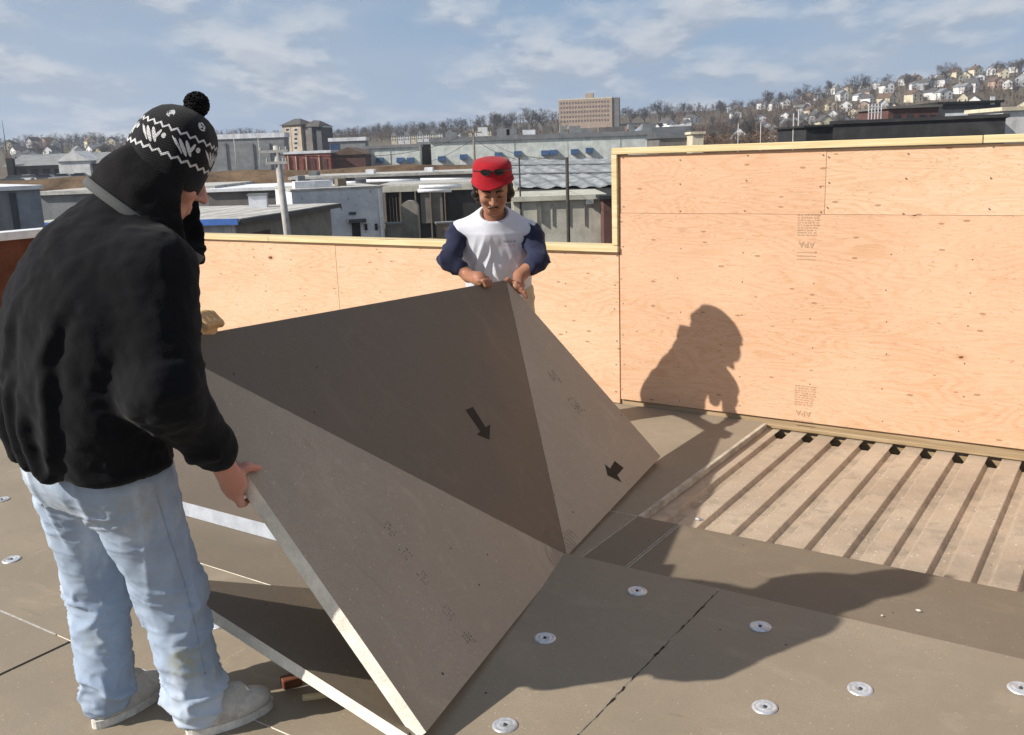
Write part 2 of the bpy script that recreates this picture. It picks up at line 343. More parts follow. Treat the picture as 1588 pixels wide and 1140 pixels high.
# top layer, staggered
def row(v0, v1, joints):
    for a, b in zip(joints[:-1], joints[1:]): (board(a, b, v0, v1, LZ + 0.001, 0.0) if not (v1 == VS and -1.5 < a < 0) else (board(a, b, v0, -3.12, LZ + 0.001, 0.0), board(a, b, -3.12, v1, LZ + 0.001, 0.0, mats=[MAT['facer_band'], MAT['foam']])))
row(-3.785, VS, [-7.1, -4.73, -3.51, -2.29, -1.07, 0.37, US, 2.81, 4.03, 5.25, 7.0])
row(-5.005, -3.785, [-7.1, -5.08, -3.86, -2.64, -1.42, -0.205, 1.01, 2.23, 3.45, 4.67, 7.0])
row(-6.225, -5.005, [-7.1, -4.73, -2.29, 0.15, 2.59, 5.03, 7.0])
row(-9.0, -6.225, [-7.1, -4.73, -2.29, 0.15, 2.59, 5.03, 7.0])
# torn, ragged joint in front
random.seed(3)
m = MB(); p = []
for i in range(60):
    t = i / 59; p.append((US + random.gauss(0, 0.0016), VS - 0.02 - t * 1.40))
for i in range(59):
    w = abs(random.gauss(0.0008, 0.0014)) + 0.0006
    m.add([(p[i][0] - w, p[i][1], 0.0012), (p[i][0] + w, p[i][1], 0.0012), (p[i + 1][0] + w * 0.8, p[i + 1][1], 0.0012), (p[i + 1][0] - w * 0.8, p[i + 1][1], 0.0012)], [(0, 1, 2, 3)])
m.obj('ragged_joint', MAT['ink'], boards)
m = MB()
a, b = uvpx(0, 1052), uvpx(100, 995)
m.box(-0.2105, -0.1995, -5.0, -3.79, 0.0008, 0.0014); m.obj('open_joint', MAT['ink'], boards)
m = MB(); m.box(1.172, 1.1755, VS, VA - 0.02, LZ + 0.0008, LZ + 0.0014); m.obj('chalk_line', MAT['white_line'], boards)
m = MB(); m.box(-2.6, -0.30, -3.79, -3.782, 0.0008, 0.0014); m.obj('chalk_line', MAT['white_line'], boards)

# ------------------------------------------------------------------ parapet walls
def wall_frame(label, name='parapet_wall'):
    o = thing(name, label, 'parapet wall', uv(0, 0, 0), TH); return o
tall = wall_frame('tall plywood parapet wall with lumber cap on the right')
low = wall_frame('low plywood parapet wall behind the man in the red hat')
def sheet(par, u0, u1, z0, z1, mat, y0=0.0, g=0.0010):
    o = MB().box(0, u1 - u0 - 2 * g, 0.0, 0.016, 0, z1 - z0 - 2 * g).obj('plywood_sheet', MAT[mat], par); o.location = (u0 + g, y0, z0 + g); return o
TZ = 1.575; ZB = -0.10
sheet(tall, 0.0, 2.44, ZB + 0.105, 1.218, 'ply', 0.0); sheet(tall, 2.44, 4.88, ZB + 0.105, 1.218, 'ply', 0.001); sheet(tall, 4.88, 7.0, ZB + 0.105, 1.218, 'ply', 0.0)
sheet(tall, 0.0, 1.279, 1.218, TZ, 'ply', 0.003); sheet(tall, 1.279, 3.72, 1.218, TZ, 'ply2', 0.004); sheet(tall, 3.72, 7.0, 1.218, TZ, 'ply', 0.003)
LT = 0.968
# framing behind the sheets, cap boards
o = MB().box(-0.04, 6.9, 0.0165, 0.15, -0.3, TZ - 0.002).obj('wall_core', MAT['lumber_old'], tall)
def plank(par, u0, u1, y0, y1, z0, z1, mat='lumber', name='cap_board'):
    o = MB().box(0, u1 - u0, 0, y1 - y0, 0, z1 - z0).obj(name, MAT[mat], par); o.location = (u0, y0, z0); bevel(o, 0.003); return o
plank(tall, -0.040, 2.06, -0.022, 0.14, TZ + 0.004, TZ + 0.044); plank(tall, 2.063, 4.9, -0.020, 0.14, TZ + 0.004, TZ + 0.045); plank(tall, 4.903, 6.95, -0.022, 0.14, TZ + 0.004, TZ + 0.044)
plank(tall, -0.043, -0.004, -0.020, 0.14, LT + 0.046, TZ + 0.003, name='end_stud')
for a, b in ((-2.48, -0.008), (-4.92, -2.48), (-6.55, -4.92)): sheet(low, a, b, ZB + 0.075, LT, 'ply2', 0.002 if a > -3 else 0.0)
MB().box(-6.55, -0.045, 0.0185, 0.15, -0.3, LT - 0.002).obj('wall_core', MAT['lumber_old'], low)
plank(low, -3.2, -0.001, -0.024, 0.14, LT + 0.003, LT + 0.043); plank(low, -6.5, -3.203, -0.022, 0.14, LT + 0.003, LT + 0.043)
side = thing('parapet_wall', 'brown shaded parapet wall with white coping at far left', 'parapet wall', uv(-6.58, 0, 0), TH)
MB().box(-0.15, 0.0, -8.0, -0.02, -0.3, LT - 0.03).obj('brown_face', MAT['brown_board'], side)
MB().box(-0.20, 0.06, -8.0, 0.16, LT - 0.028, LT + 0.05).obj('coping', MAT['coping'], side)
# nail heads along the sheet edges: too small to pick apart
MAT['nail'] = simple('nail', (0.16, 0.11, 0.08), 0.6, 0.2, 40)
def nails(par, us_, zs_, jit):
    r_ = random.Random(jit); m = MB()
    for u_ in us_:
        for z_ in zs_:
            a_, b_ = u_ + r_.uniform(-.012, .012), z_ + r_.uniform(-.02, .02); m.add([(a_ + .0045 * math.cos(k * 1.047), -.0009, b_ + .0045 * math.sin(k * 1.047)) for k in range(6)], [tuple(range(6))])
    m.obj('nail_heads', MAT['nail'], par, kind='stuff')
nails(tall, [0.02, 0.41, 0.82, 1.23, 1.64, 2.05, 2.42, 2.46, 2.9], np.arange(0.06, 1.2, 0.19), 1); nails(tall, [0.02, 0.41, 0.82, 1.262, 1.298, 1.70, 2.1, 2.5], [1.24, 1.39, 1.55], 2); nails(low, [-0.03, -0.41, -0.82, -1.23, -1.64, -2.05, -2.45, -2.51, -2.9, -3.3, -3.7], np.arange(0.05, 0.96, 0.18), 3)
# strip of lumber at the foot of the tall wall
plank(tall, UD + 0.02, 6.9, -0.016, -0.001, -0.054, -0.030, 'lumber_old', 'sill_strip')
# printed grade stamps, upside down
def text_mesh(body, size, name):
    cu = bpy.data.curves.new(name, 'FONT'); cu.body = body; cu.size = size; cu.align_x = 'CENTER'
    t = bpy.data.objects.new(name, cu); COL.objects.link(t)
    dg = bpy.context.evaluated_depsgraph_get(); me = bpy.data.meshes.new_from_object(t.evaluated_get(dg)); bpy.data.objects.remove(t); return me
def stamp(px, py):
    p = np.array(pt(px, py, 1)) - CAMP; nrm = V2
    t = ((W0 - CAMP) @ nrm) / (p @ nrm); q = CAMP + p * t - W0; uu, z = float(q @ U2), float(q[2])
    me = text_mesh('APA', 0.050, 'grade_stamp'); me.materials.append(MAT['ink_wood'])
    o = link_mesh('grade_stamp', me, tall); o.location = (uu, -0.0016, z + 0.012); o.rotation_euler = (R(90), R(180), 0)
    m = MB(); rr = random.Random(5)
    for k in range(9):
        zz_ = z + 0.045 + 0.014 * k
        x = uu - 0.055
        while x < uu + 0.055:
            l = rr.uniform(0.006, 0.02); m.add([(x, -0.0014, zz_), (x + l, -0.0014, zz_), (x + l, -0.0014, zz_ + 0.006), (x, -0.0014, zz_ + 0.006)], [(0, 1, 2, 3)]); x += l + rr.uniform(0.003, 0.01)
    for k in range(3):
        zz_ = z - 0.052 - 0.02 * k; m.add([(uu - 0.055, -0.0014, zz_), (uu + 0.055, -0.0014, zz_), (uu + 0.055, -0.0014, zz_ + 0.004), (uu - 0.055, -0.0014, zz_ + 0.004)], [(0, 1, 2, 3)])
    m.obj('stamp_lines', MAT['ink_wood'], tall, kind='stuff')
stamp(1251, 378); stamp(1246, 640)
for o_ in (tall, low, side): o_['kind'] = 'thing'

# ------------------------------------------------------------------ the tilted sump panel
def along(px, py, Q, w):                     # far point of a sight line at the distance w from Q
    v = ray(px, py); v = v / np.linalg.norm(v); b = v @ (CAMP - Q); c = (CAMP - Q) @ (CAMP - Q) - w * w
    return CAMP + v * (-b + math.sqrt(b * b - c))
PA = gp(1025, 708, 0.010); PB = gp(661, 1137, 0.040); PD = gp(880, 862, -0.014)
PC = along(785, 434, PA, 1.255); PE = along(240, 531, PB, 1.37)
nrm = np.cross(PA - PB, PC - PB); nrm /= np.linalg.norm(nrm)
if nrm[2] < 0: nrm = -nrm
TK = 0.050
low4 = {k: p - nrm * TK for k, p in dict(A=PA, B=PB, C=PC, E=PE).items()}; low4['D'] = PD - nrm * 0.018
top5 = dict(A=PA, B=PB, C=PC, E=PE, D=PD)
panel = thing('tapered_panel', 'large dark tapered insulation panel with arrows, tilted and held by two men', 'insulation panel', PB)
def wedge(keys, name):
    c = sum(top5[k] for k in keys) / 3
    T = [top5[k] + (c - top5[k]) / np.linalg.norm(c - top5[k]) * 0.0022 for k in keys]; L = [low4[k] + (c - top5[k]) / np.linalg.norm(c - top5[k]) * 0.0022 for k in keys]
    m = MB(); m.add([p - PB for p in T + L], [(0, 1, 2)], 0); b = 0
    m.add([p - PB for p in T + L], [(5, 4, 3), (0, 3, 4, 1), (1, 4, 5, 2), (2, 5, 3, 0)], 1)
    m.m = [0, 0, 1, 1, 1]
    o = m.obj(name, [MAT['facer_dark' if keys == 'DCE' else 'facer_bounce'], MAT['foam']], panel, recalc=True); return o
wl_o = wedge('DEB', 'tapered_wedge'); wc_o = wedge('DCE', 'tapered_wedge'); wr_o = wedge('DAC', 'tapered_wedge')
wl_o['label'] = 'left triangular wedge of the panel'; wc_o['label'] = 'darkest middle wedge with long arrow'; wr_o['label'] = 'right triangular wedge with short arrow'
def on_face(px, py, keys, lift=0.0012):
    a, b, c = (top5[k] for k in keys); n = np.cross(b - a, c - a); n /= np.linalg.norm(n)
    v = ray(px, py); 
    if n @ v > 0: n = -n
    return CAMP + v * ((a - CAMP) @ n) / (v @ n) + n * lift
def print_poly(pxs, keys, par, name, mat, lift=0.0012, par_origin=None):
    P_ = [on_face(x, y, keys, lift) - PB for x, y in pxs]
    m = MB(); m.add(P_, [tuple(range(len(P_)))]); return m.obj(name, MAT[mat], par)
print_poly([(722, 636), (733, 631), (753, 663), (760, 658), (759, 682), (739, 674), (745, 669)], 'DCE', wc_o, 'printed_arrow', 'ink')
print_poly([(953, 715), (967, 726), (957, 737), (964, 748), (942, 737), (938, 720), (946, 727)], 'DAC', wr_o, 'printed_arrow', 'ink')
# rows of faint print and the pencilled rings round the drain
rr = random.Random(11)
def faint(cx, cy, ax, ay, w, h, keys, par):
    a, b, c = (top5[k] for k in keys); m = MB(); d = np.array([ax, ay], float); d /= np.linalg.norm(d); q = np.array([-d[1], d[0]])
    for k in range(int(w / 4)):
        for j in range(3):
            if rr.random() < 0.3: continue
            o = np.array([cx, cy]) + d * (k * 4 - w / 2) + q * (j - 1) * h / 3 + rr.uniform(-1, 1); l = rr.uniform(1.2, 2.6)
            P_ = [on_face(*(o + s * d * l + t * q * 0.8), keys, 0.0010) - PB for s, t in ((-.5, -1), (.5, -1), (.5, 1), (-.5, 1))]
            m.add(P_, [(0, 1, 2, 3)])
    m.obj('faint_print', MAT['ink_faint'], par)
for x, y in ((606, 823), (631, 860), (658, 897), (697, 953), (728, 992)): faint(x, y, 0.62, 0.78, 26, 14, 'DEB', wl_o)
for x, y in ((862, 588), (893, 630)): faint(x, y, 0.60, 0.80, 30, 10, 'DAC', wr_o)
for keys, par in (('DEB', wl_o), ('DCE', wc_o), ('DAC', wr_o)):
    a, b, c = (top5[k] for k in keys); e1 = (b - a) / np.linalg.norm(b - a); n = np.cross(b - a, c - a); n /= np.linalg.norm(n)
    if n[2] < 0: n = -n
    e2 = np.cross(n, e1); e2 = e2 if (c - a) @ e2 > 0 else -e2
    amax = math.acos(np.clip((b - a) @ (c - a) / np.linalg.norm(b - a) / np.linalg.norm(c - a), -1, 1)); m = MB()
    for k in range(7):
        r0 = 0.030 + 0.019 * k + rr.uniform(-0.003, 0.003); K = 14; a0, a1 = (0.02, amax - 0.02)
        if k > 4: a0 += rr.uniform(0, .3); a1 -= rr.uniform(0, 0.3)
        P_ = []
        for i in range(K + 1):
            t = a0 + (a1 - a0) * i / K; w_ = r0 * (1 + 0.05 * math.sin(5 * t + k))
            for r_ in (w_, w_ + 0.0026): P_.append(a + e1 * r_ * math.cos(t) + e2 * r_ * math.sin(t) + n * 0.0011 - PB)
        m.add(P_, [(2 * i, 2 * i + 1, 2 * i + 3, 2 * i + 2) for i in range(K)])
    m.obj('pencilled_ring', MAT['ink_faint'], par)

# loose boards under and behind the panel
def loose(name, label, p0, d, length, width, z0, z1, mats, flip=1):
    d = np.array([d[0], d[1], 0.0]); d /= np.linalg.norm(d); rot = math.atan2(d[1], d[0])
    t = thing(name, label, 'insulation board', (p0[0], p0[1], z0), rot)
    m = MB().box(0, length, min(0, flip * width), max(0, flip * width), 0, z1 - z0); m.m = [1, 0, 1, 1, 1, 1]
    m.obj('board_core', mats, t); return t
b0 = gp(632, 1140, 0.05); b1 = gp(331, 948, 0.05)
wq = [gp(634, 1141, 0.040), gp(318, 939, 0.275), gp(288, 897, 0.30), gp(640, 925, 0.05)]
wn_ = np.cross(wq[1] - wq[0], wq[3] - wq[0]); wn_ /= np.linalg.norm(wn_); wn_ = wn_ if wn_[2] > 0 else -wn_
v3 = ray(288, 897); wq[2] = CAMP + v3 * ((wq[0] - CAMP) @ wn_) / (v3 @ wn_)
lb = thing('insulation_board', 'loose dark tapered wedge leaning beneath the tilted panel by the right leg', 'insulation board', wq[0])
_m = MB(); _m.add([p - wq[0] for p in wq] + [p - wq[0] - wn_ * t_ for p, t_ in zip(wq, (.036, .036, .02, .012))], [(0, 1, 2, 3), (7, 6, 5, 4), (0, 4, 5, 1), (1, 5, 6, 2), (2, 6, 7, 3), (3, 7, 4, 0)]); _m.m = [0, 1, 1, 1, 1, 1]
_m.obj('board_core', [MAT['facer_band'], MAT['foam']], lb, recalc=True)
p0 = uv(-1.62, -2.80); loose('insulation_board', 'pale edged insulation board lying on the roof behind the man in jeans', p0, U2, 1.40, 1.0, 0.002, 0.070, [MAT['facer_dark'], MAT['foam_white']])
q = gp(452, 1062, 0.0)
t = thing('wood_block', 'small red brown wood block under the loose wedge', 'wood block', q, 0.5)
bevel(MB().box(-.03, .03, -.02, .02, 0.0, 0.03).obj('block', MAT['brown_board'], t), 0.003)
q = gp(495, 1082, 0.0)
t = thing('wood_strip', 'short pale wood strip lying beneath the loose wedge', 'wood strip', q, R(12))
bevel(MB().box(-.05, .07, -.010, .010, 0.0, 0.014).obj('strip', MAT['lumber'], t), 0.002)

# ------------------------------------------------------------------ fastener plates
pm = MB(); pm.lathe([(0.0, 0.0015), (0.006, 0.0015), (0.010, 0.0020), (0.014, 0.0048), (0.0195, 0.0050), (0.0225, 0.0030), (0.027, 0.0030), (0.030, 0.0046), (0.0335, 0.0046), (0.0375, 0.0015), (0.038, 0.0003)], 28)
plate_me = pm.mesh('plate_disc', MAT['galv'], True)
sm_ = MB(); sm_.lathe([(0.0, 0.006), (0.0045, 0.006), (0.0055, 0.0045), (0.006, 0.001)], 10); screw_me = sm_.mesh('screw_head', MAT['screw'], True)
PL = [((988, 917), 'round metal plate in shade nearest the open steel deck'), ((845, 990), 'round metal plate in the shade close to the panel edge'),
      ((1179, 972), 'round metal plate at the edge of the shadow right of the ragged joint'), ((1334, 1069), 'sunlit round metal plate on its own at lower right'),
      ((1186, 1097), 'sunlit round metal plate just right of the ragged joint'), ((783, 1125), 'round metal plate at bottom edge beside the panel corner'),
      ((1583, 1068), 'round metal plate cut by the right picture edge'), ((18, 868), 'round metal plate left of the man in jeans'),
      ((213, 1048), 'round metal plate beside the left shoe'), ((338, 968), 'round metal plate beside the right trouser leg'),
      ((3, 775), 'farthest round metal plate at left picture edge')]
for (px, py), lab in PL:
    t = thing('fastener_plate', lab, 'fastener plate', gp(px, py, 0.0005), rr.uniform(0, 6), 'round metal plates on the insulation')
    link_mesh('plate_disc', plate_me, t, rot=(rr.uniform(-.03, .03), rr.uniform(-.03, .03), 0)); link_mesh('screw_head', screw_me, t)

# ------------------------------------------------------------------ scraps on the deck
MAT['scrap'] = simple('scrap_white', (0.66, 0.64, 0.58), 0.7, 0.15, 30)
MAT['scrap_metal'] = simple('scrap_metal', (0.42, 0.43, 0.42), 0.4, 0.2, 30, 0.5, 0.6)
def scrap(px, py, z, s, lab, mat):
    q = gp(px, py, z); m = MB(); r2 = random.Random(int(px * 7 + py)); n = 6
    ring = [(s * r2.uniform(.6, 1.3) * math.cos(6.283 * k / n), s * r2.uniform(.35, .7) * math.sin(6.283 * k / n)) for k in range(n)]
    m.add([(x, y, r2.uniform(0, .2) * s) for x, y in ring] + [(x * .7, y * .7, s * r2.uniform(.3, .6)) for x, y in ring],
          [tuple(range(n - 1, -1, -1)), tuple(range(n, 2 * n))] + [(k, (k + 1) % n, n + (k + 1) % n, n + k) for k in range(n)])
    o = m.obj('scrap', MAT[mat]); o.location = tuple(q); o.rotation_euler = (0, 0, r2.uniform(0, 3)); setp(o, lab, 'scrap', 'scraps on the roof')
zr = -0.094
scrap(1427, 866, -0.09, 0.030, 'largest pale scrap in a deck rib near the insulation edge', 'scrap')
scrap(1509, 826, zr, 0.018, 'metal scrap in a deck rib at mid right', 'scrap_metal')
scrap(1566, 870, zr, 0.018, 'metal scrap in the rightmost deck rib, nearest', 'scrap_metal')
scrap(1507, 858, zr, 0.013, 'pale crumb in the deck rib beside the right scrap', 'scrap')
scrap(1236, 715, zr, 0.012, 'pale crumb in a deck rib near the plywood', 'scrap')
scrap(1262, 815, zr, 0.012, 'grey crumb midway along the steel deck', 'scrap_metal')
scrap(1083, 806, -0.06, 0.022, 'metal clip at the near left end of the deck', 'scrap_metal')
scrap(1133, 640, 0.0, 0.020, 'pale splinter at the foot of the plywood wall', 'scrap')
scrap(1424, 947, -0.02, 0.010, 'white crumb on the insulation below the deck', 'scrap')
scrap(1368, 955, -0.02, 0.007, 'tiny white crumb on the lower insulation layer', 'scrap')

# ------------------------------------------------------------------ implicit surfaces for people
class SDF:
    """smooth union of round shapes on a grid, turned into one continuous mesh"""
    def __init__(s, lo, hi, h):
        s.lo = np.array(lo, float); s.h = h; s.n = np.maximum(np.ceil((np.array(hi) - s.lo) / h).astype(int) + 1, 4); s.f = np.full(s.n, 0.25, np.float32)
    def _sub(s, lo, hi, k):
        a = np.clip(np.floor((np.array(lo) - k - s.lo) / s.h).astype(int) - 3, 0, s.n); b = np.clip(np.ceil((np.array(hi) + k - s.lo) / s.h).astype(int) + 4, 0, s.n)
        if (b <= a).any(): return None, None
        ax = [(s.lo[i] + s.h * np.arange(a[i], b[i])).astype(np.float32) for i in range(3)]
        X = np.stack(np.meshgrid(*ax, indexing='ij'), -1); return tuple(slice(a[i], b[i]) for i in range(3)), X
    def _join(s, sl, d, k, cut=False):
        f = s.f[sl]
        if cut: d = -d; h = np.maximum(k - np.abs(f - d), 0) / k; s.f[sl] = np.maximum(f, d) + h * h * k * 0.25
        else: h = np.maximum(k - np.abs(f - d), 0) / k; s.f[sl] = np.minimum(f, d) - h * h * k * 0.25
    def cap(s, a, b, ra, rb=None, k=0.03, cut=False, mar=0.10):
        a = np.array(a, float); b = np.array(b, float); rb = ra if rb is None else rb; r = max(ra, rb)
        sl, X = s._sub(np.minimum(a, b) - r, np.maximum(a, b) + r, max(k, 0.02) + (0 if cut else mar * 0))
        if sl is None: return s
        ab = b - a; t = np.clip(((X - a.astype(np.float32)) @ ab.astype(np.float32)) / max(ab @ ab, 1e-9), 0, 1)
        d = np.linalg.norm(X - (a + t[..., None] * ab).astype(np.float32), axis=-1) - (ra + (rb - ra) * t); s._join(sl, d.astype(np.float32), k, cut); return s
    def chain(s, pts, rads, k=0.03):
        for i in range(len(pts) - 1): s.cap(pts[i], pts[i + 1], rads[i], rads[i + 1], k)
        return s
    def ell(s, c, r, rot=None, k=0.03, cut=False):
        c = np.array(c, float); r = np.array(r, float); m = r.max(); sl, X = s._sub(c - m, c + m, max(k, 0.02))
        if sl is None: return s
        q = X - c.astype(np.float32)
        if rot is not None: q = q @ np.array(rot, np.float32)          # columns of rot are the local axes
        k0 = np.linalg.norm(q / r, axis=-1); k1 = np.linalg.norm(q / (r * r), axis=-1)
        d = k0 * (k0 - 1) / np.maximum(k1, 1e-6); s._join(sl, d.astype(np.float32), k, cut); return s
    def below(s, p, n, k=0.01):                                          # keep the side the normal points to
        ax = [(s.lo[i] + s.h * np.arange(s.n[i])).astype(np.float32) for i in range(3)]; n = np.array(n, float); n /= np.linalg.norm(n)
        d = (ax[0] - p[0])[:, None, None] * n[0] + (ax[1] - p[1])[None, :, None] * n[1] + (ax[2] - p[2])[None, None, :] * n[2]
        s.f = np.maximum(s.f, -d.astype(np.float32)); return s
    def extract(s):
        f = s.f; ins = f < 0; n = np.array(f.shape)
        c = np.zeros(n - 1, np.int8)
        for dx in (0, 1):
            for dy in (0, 1):
                for dz in (0, 1): c += ins[dx:n[0] - 1 + dx, dy:n[1] - 1 + dy, dz:n[2] - 1 + dz]
        cells = np.argwhere((c > 0) & (c < 8)); idx = -np.ones(n - 1, np.int64); idx[tuple(cells.T)] = np.arange(len(cells))
        acc = np.zeros((len(cells), 3)); cnt = np.zeros(len(cells)); i, j, k = cells.T
        for ax in range(3):
            o = [q for q in range(3) if q != ax]
            for p in (0, 1):
                for q in (0, 1):
                    d0 = np.zeros(3, int); d0[o[0]] = p; d0[o[1]] = q; d1 = d0.copy(); d1[ax] = 1
                    a = f[i + d0[0], j + d0[1], k + d0[2]]; b = f[i + d1[0], j + d1[1], k + d1[2]]; x = (a < 0) != (b < 0)
                    t = np.where(x, a / np.where(x, a - b, 1), 0); pos = np.zeros((len(cells), 3)); pos[:, ax] = t; pos += d0 * np.array([1.0]); 
                    pos[:, ax] = t; acc += pos * x[:, None]; cnt += x
        V = s.lo + s.h * (cells + acc / np.maximum(cnt, 1)[:, None]); F = []
        for ax in range(3):
            sl0 = [slice(None)] * 3; sl1 = [slice(None)] * 3; sl0[ax] = slice(0, -1); sl1[ax] = slice(1, None)
            a = ins[tuple(sl0)]; b = ins[tuple(sl1)]; e = np.argwhere(a != b); o = [(ax + 1) % 3, (ax + 2) % 3]
            e = e[(e[:, o[0]] > 0) & (e[:, o[1]] > 0) & (e[:, o[0]] < n[o[0]] - 1) & (e[:, o[1]] < n[o[1]] - 1)]
            if not len(e): continue
            inside = a[tuple(e.T)]; Q = []
            for p, q in ((-1, -1), (0, -1), (0, 0), (-1, 0)):
                g = e.copy(); g[:, o[0]] += p; g[:, o[1]] += q; Q.append(idx[tuple(g.T)])
            Q = np.stack(Q, 1); Q[~inside] = Q[~inside][:, ::-1]; F.append(Q)
        F = np.concatenate(F); F = F[(F >= 0).all(1)]
        return V, F
def np_mesh(name, parts, origin, mats, smooth=True):
    V = np.concatenate([p[0] for p in parts]) - np.array(origin); F = []; b = 0
    for v, f in parts: F.append(f + b); b += len(v)
    F = np.concatenate(F); me = bpy.data.meshes.new(name)
    me.vertices.add(len(V)); me.vertices.foreach_set('co', V.astype(np.float32).ravel())
    me.loops.add(F.size); me.loops.foreach_set('vertex_index', F.ravel().astype(np.int32))
    me.polygons.add(len(F)); me.polygons.foreach_set('loop_start', (np.arange(len(F)) * 4).astype(np.int32)); me.polygons.foreach_set('loop_total', np.full(len(F), 4, np.int32))
    me.polygons.foreach_set('use_smooth', np.full(len(F), smooth)); me.update(calc_edges=True); me.validate()
    for m in (mats if isinstance(mats, (list, tuple)) else [mats]): me.materials.append(m)
    return me
def relax(V, F, it=2, lam=0.5):
    E_ = np.concatenate([F[:, [0, 1]], F[:, [1, 2]], F[:, [2, 3]], F[:, [3, 0]]])
    for _ in range(it):
        acc = np.zeros_like(V); cnt = np.zeros(len(V)); np.add.at(acc, E_[:, 0], V[E_[:, 1]]); np.add.at(cnt, E_[:, 0], 1); np.add.at(acc, E_[:, 1], V[E_[:, 0]]); np.add.at(cnt, E_[:, 1], 1)
        V = V + lam * (acc / np.maximum(cnt, 1)[:, None] - V)
    return V
def normals(V, F):
    n = np.cross(V[F[:, 2]] - V[F[:, 0]], V[F[:, 3]] - V[F[:, 1]]); N = np.zeros_like(V)
    for i in range(4): np.add.at(N, F[:, i], n)
    return N / (np.linalg.norm(N, axis=1)[:, None] + 1e-12)
def vnoise(P, seed=0):
    I = np.floor(P).astype(np.int64); f = P - I; f = f * f * (3 - 2 * f); o = 0
    for dx in (0, 1):
        for dy in (0, 1):
            for dz in (0, 1):
                h = (I[:, 0] + dx) * 374761393 + (I[:, 1] + dy) * 668265263 + (I[:, 2] + dz) * 2147483647 + seed * 974711
                h = (h ^ (h >> 13)) * 1274126177; h = (h ^ (h >> 16)) & 0xffff
                o = o + (h / 65535.0) * (f[:, 0] if dx else 1 - f[:, 0]) * (f[:, 1] if dy else 1 - f[:, 1]) * (f[:, 2] if dz else 1 - f[:, 2])
    return o * 2 - 1
def ridge(P, seed=0): return 1 - np.abs(vnoise(P, seed)) * 2
def axes(fwd, up):                               # columns: right, forward, up
    f = np.array(fwd, float); f /= np.linalg.norm(f); u_ = np.array(up, float); u_ -= f * (u_ @ f); u_ /= np.linalg.norm(u_); return np.stack([np.cross(f, u_), f, u_], 1)
# ------------------------------------------------------------------ materials for the people
def m_cloth(name, col, var=0.18, weave=420.0, rough=0.92, sheen=0.0, stains=None, wear=None, scale=5.0, bump=0.15):
    s = NT(name); v = s.obj(); a = s.noise(v, scale, 5, 0.6); w = s.noise(v, weave, 2, 0.6)
    c = s.mix(s.rng(a, 0.3, 0.72), tuple(x * (1 - var) for x in col), tuple(min(1, x * (1 + var)) for x in col))
    c = s.mix(s.rng(w, 0.35, 0.7, 0.0, 0.35), c, tuple(x * 0.7 for x in col))
    if wear: c = s.mix(s.rng(s.noise(s.map(v, (1, 1, 0.5)), 7.0, 4, 0.6), 0.48, 0.72, 0.0, 0.75), c, wear)
    if stains: c = s.mix(s.rng(s.noise(v, 6.5, 5, 0.7), 0.60, 0.74, 0.0, 0.6), c, stains)
    s.bump(s.math('ADD', w, s.math('MULTIPLY', s.noise(v, 60, 3, 0.6), 0.8)), bump, 0.004); return s.done(c, rough, 0.2, 0, sheen)
def m_skin(name, col, red=(0.5, 0.16, 0.11)):
    s = NT(name); v = s.obj(); a = s.noise(v, 18, 4, 0.6); b = s.noise(v, 140, 3, 0.6)
    c = s.mix(s.rng(a, 0.35, 0.7, 0.0, 0.45), col, red); c = s.mix(s.rng(b, 0.4, 0.7, 0.0, 0.25), c, tuple(x * 0.7 for x in col))
    s.b.inputs['Subsurface Weight'].default_value = 0.08; s.b.inputs['Subsurface Radius'].default_value = (0.010, 0.004, 0.002)
    s.bump(b, 0.12, 0.002); return s.done(c, 0.5, 0.35)
MAT['fleece'] = m_cloth('black_fleece', (0.0045, 0.005, 0.0068), 0.25, 300, 1.0, 0.05, None, None, 8, 0.4)
MAT['fleece_grey'] = m_cloth('grey_trim', (0.085, 0.09, 0.09), 0.15, 300, 0.95, 0.1)
MAT['scarf'] = m_cloth('dark_scarf', (0.008, 0.0075, 0.008), 0.25, 260, 1.0, 0.05, None, None, 9, 0.5)
MAT['denim'] = m_cloth('light_denim', (0.345, 0.425, 0.54), 0.14, 700, 0.9, 0.0, (0.33, 0.34, 0.29), (0.52, 0.60, 0.69), 6, 0.2)
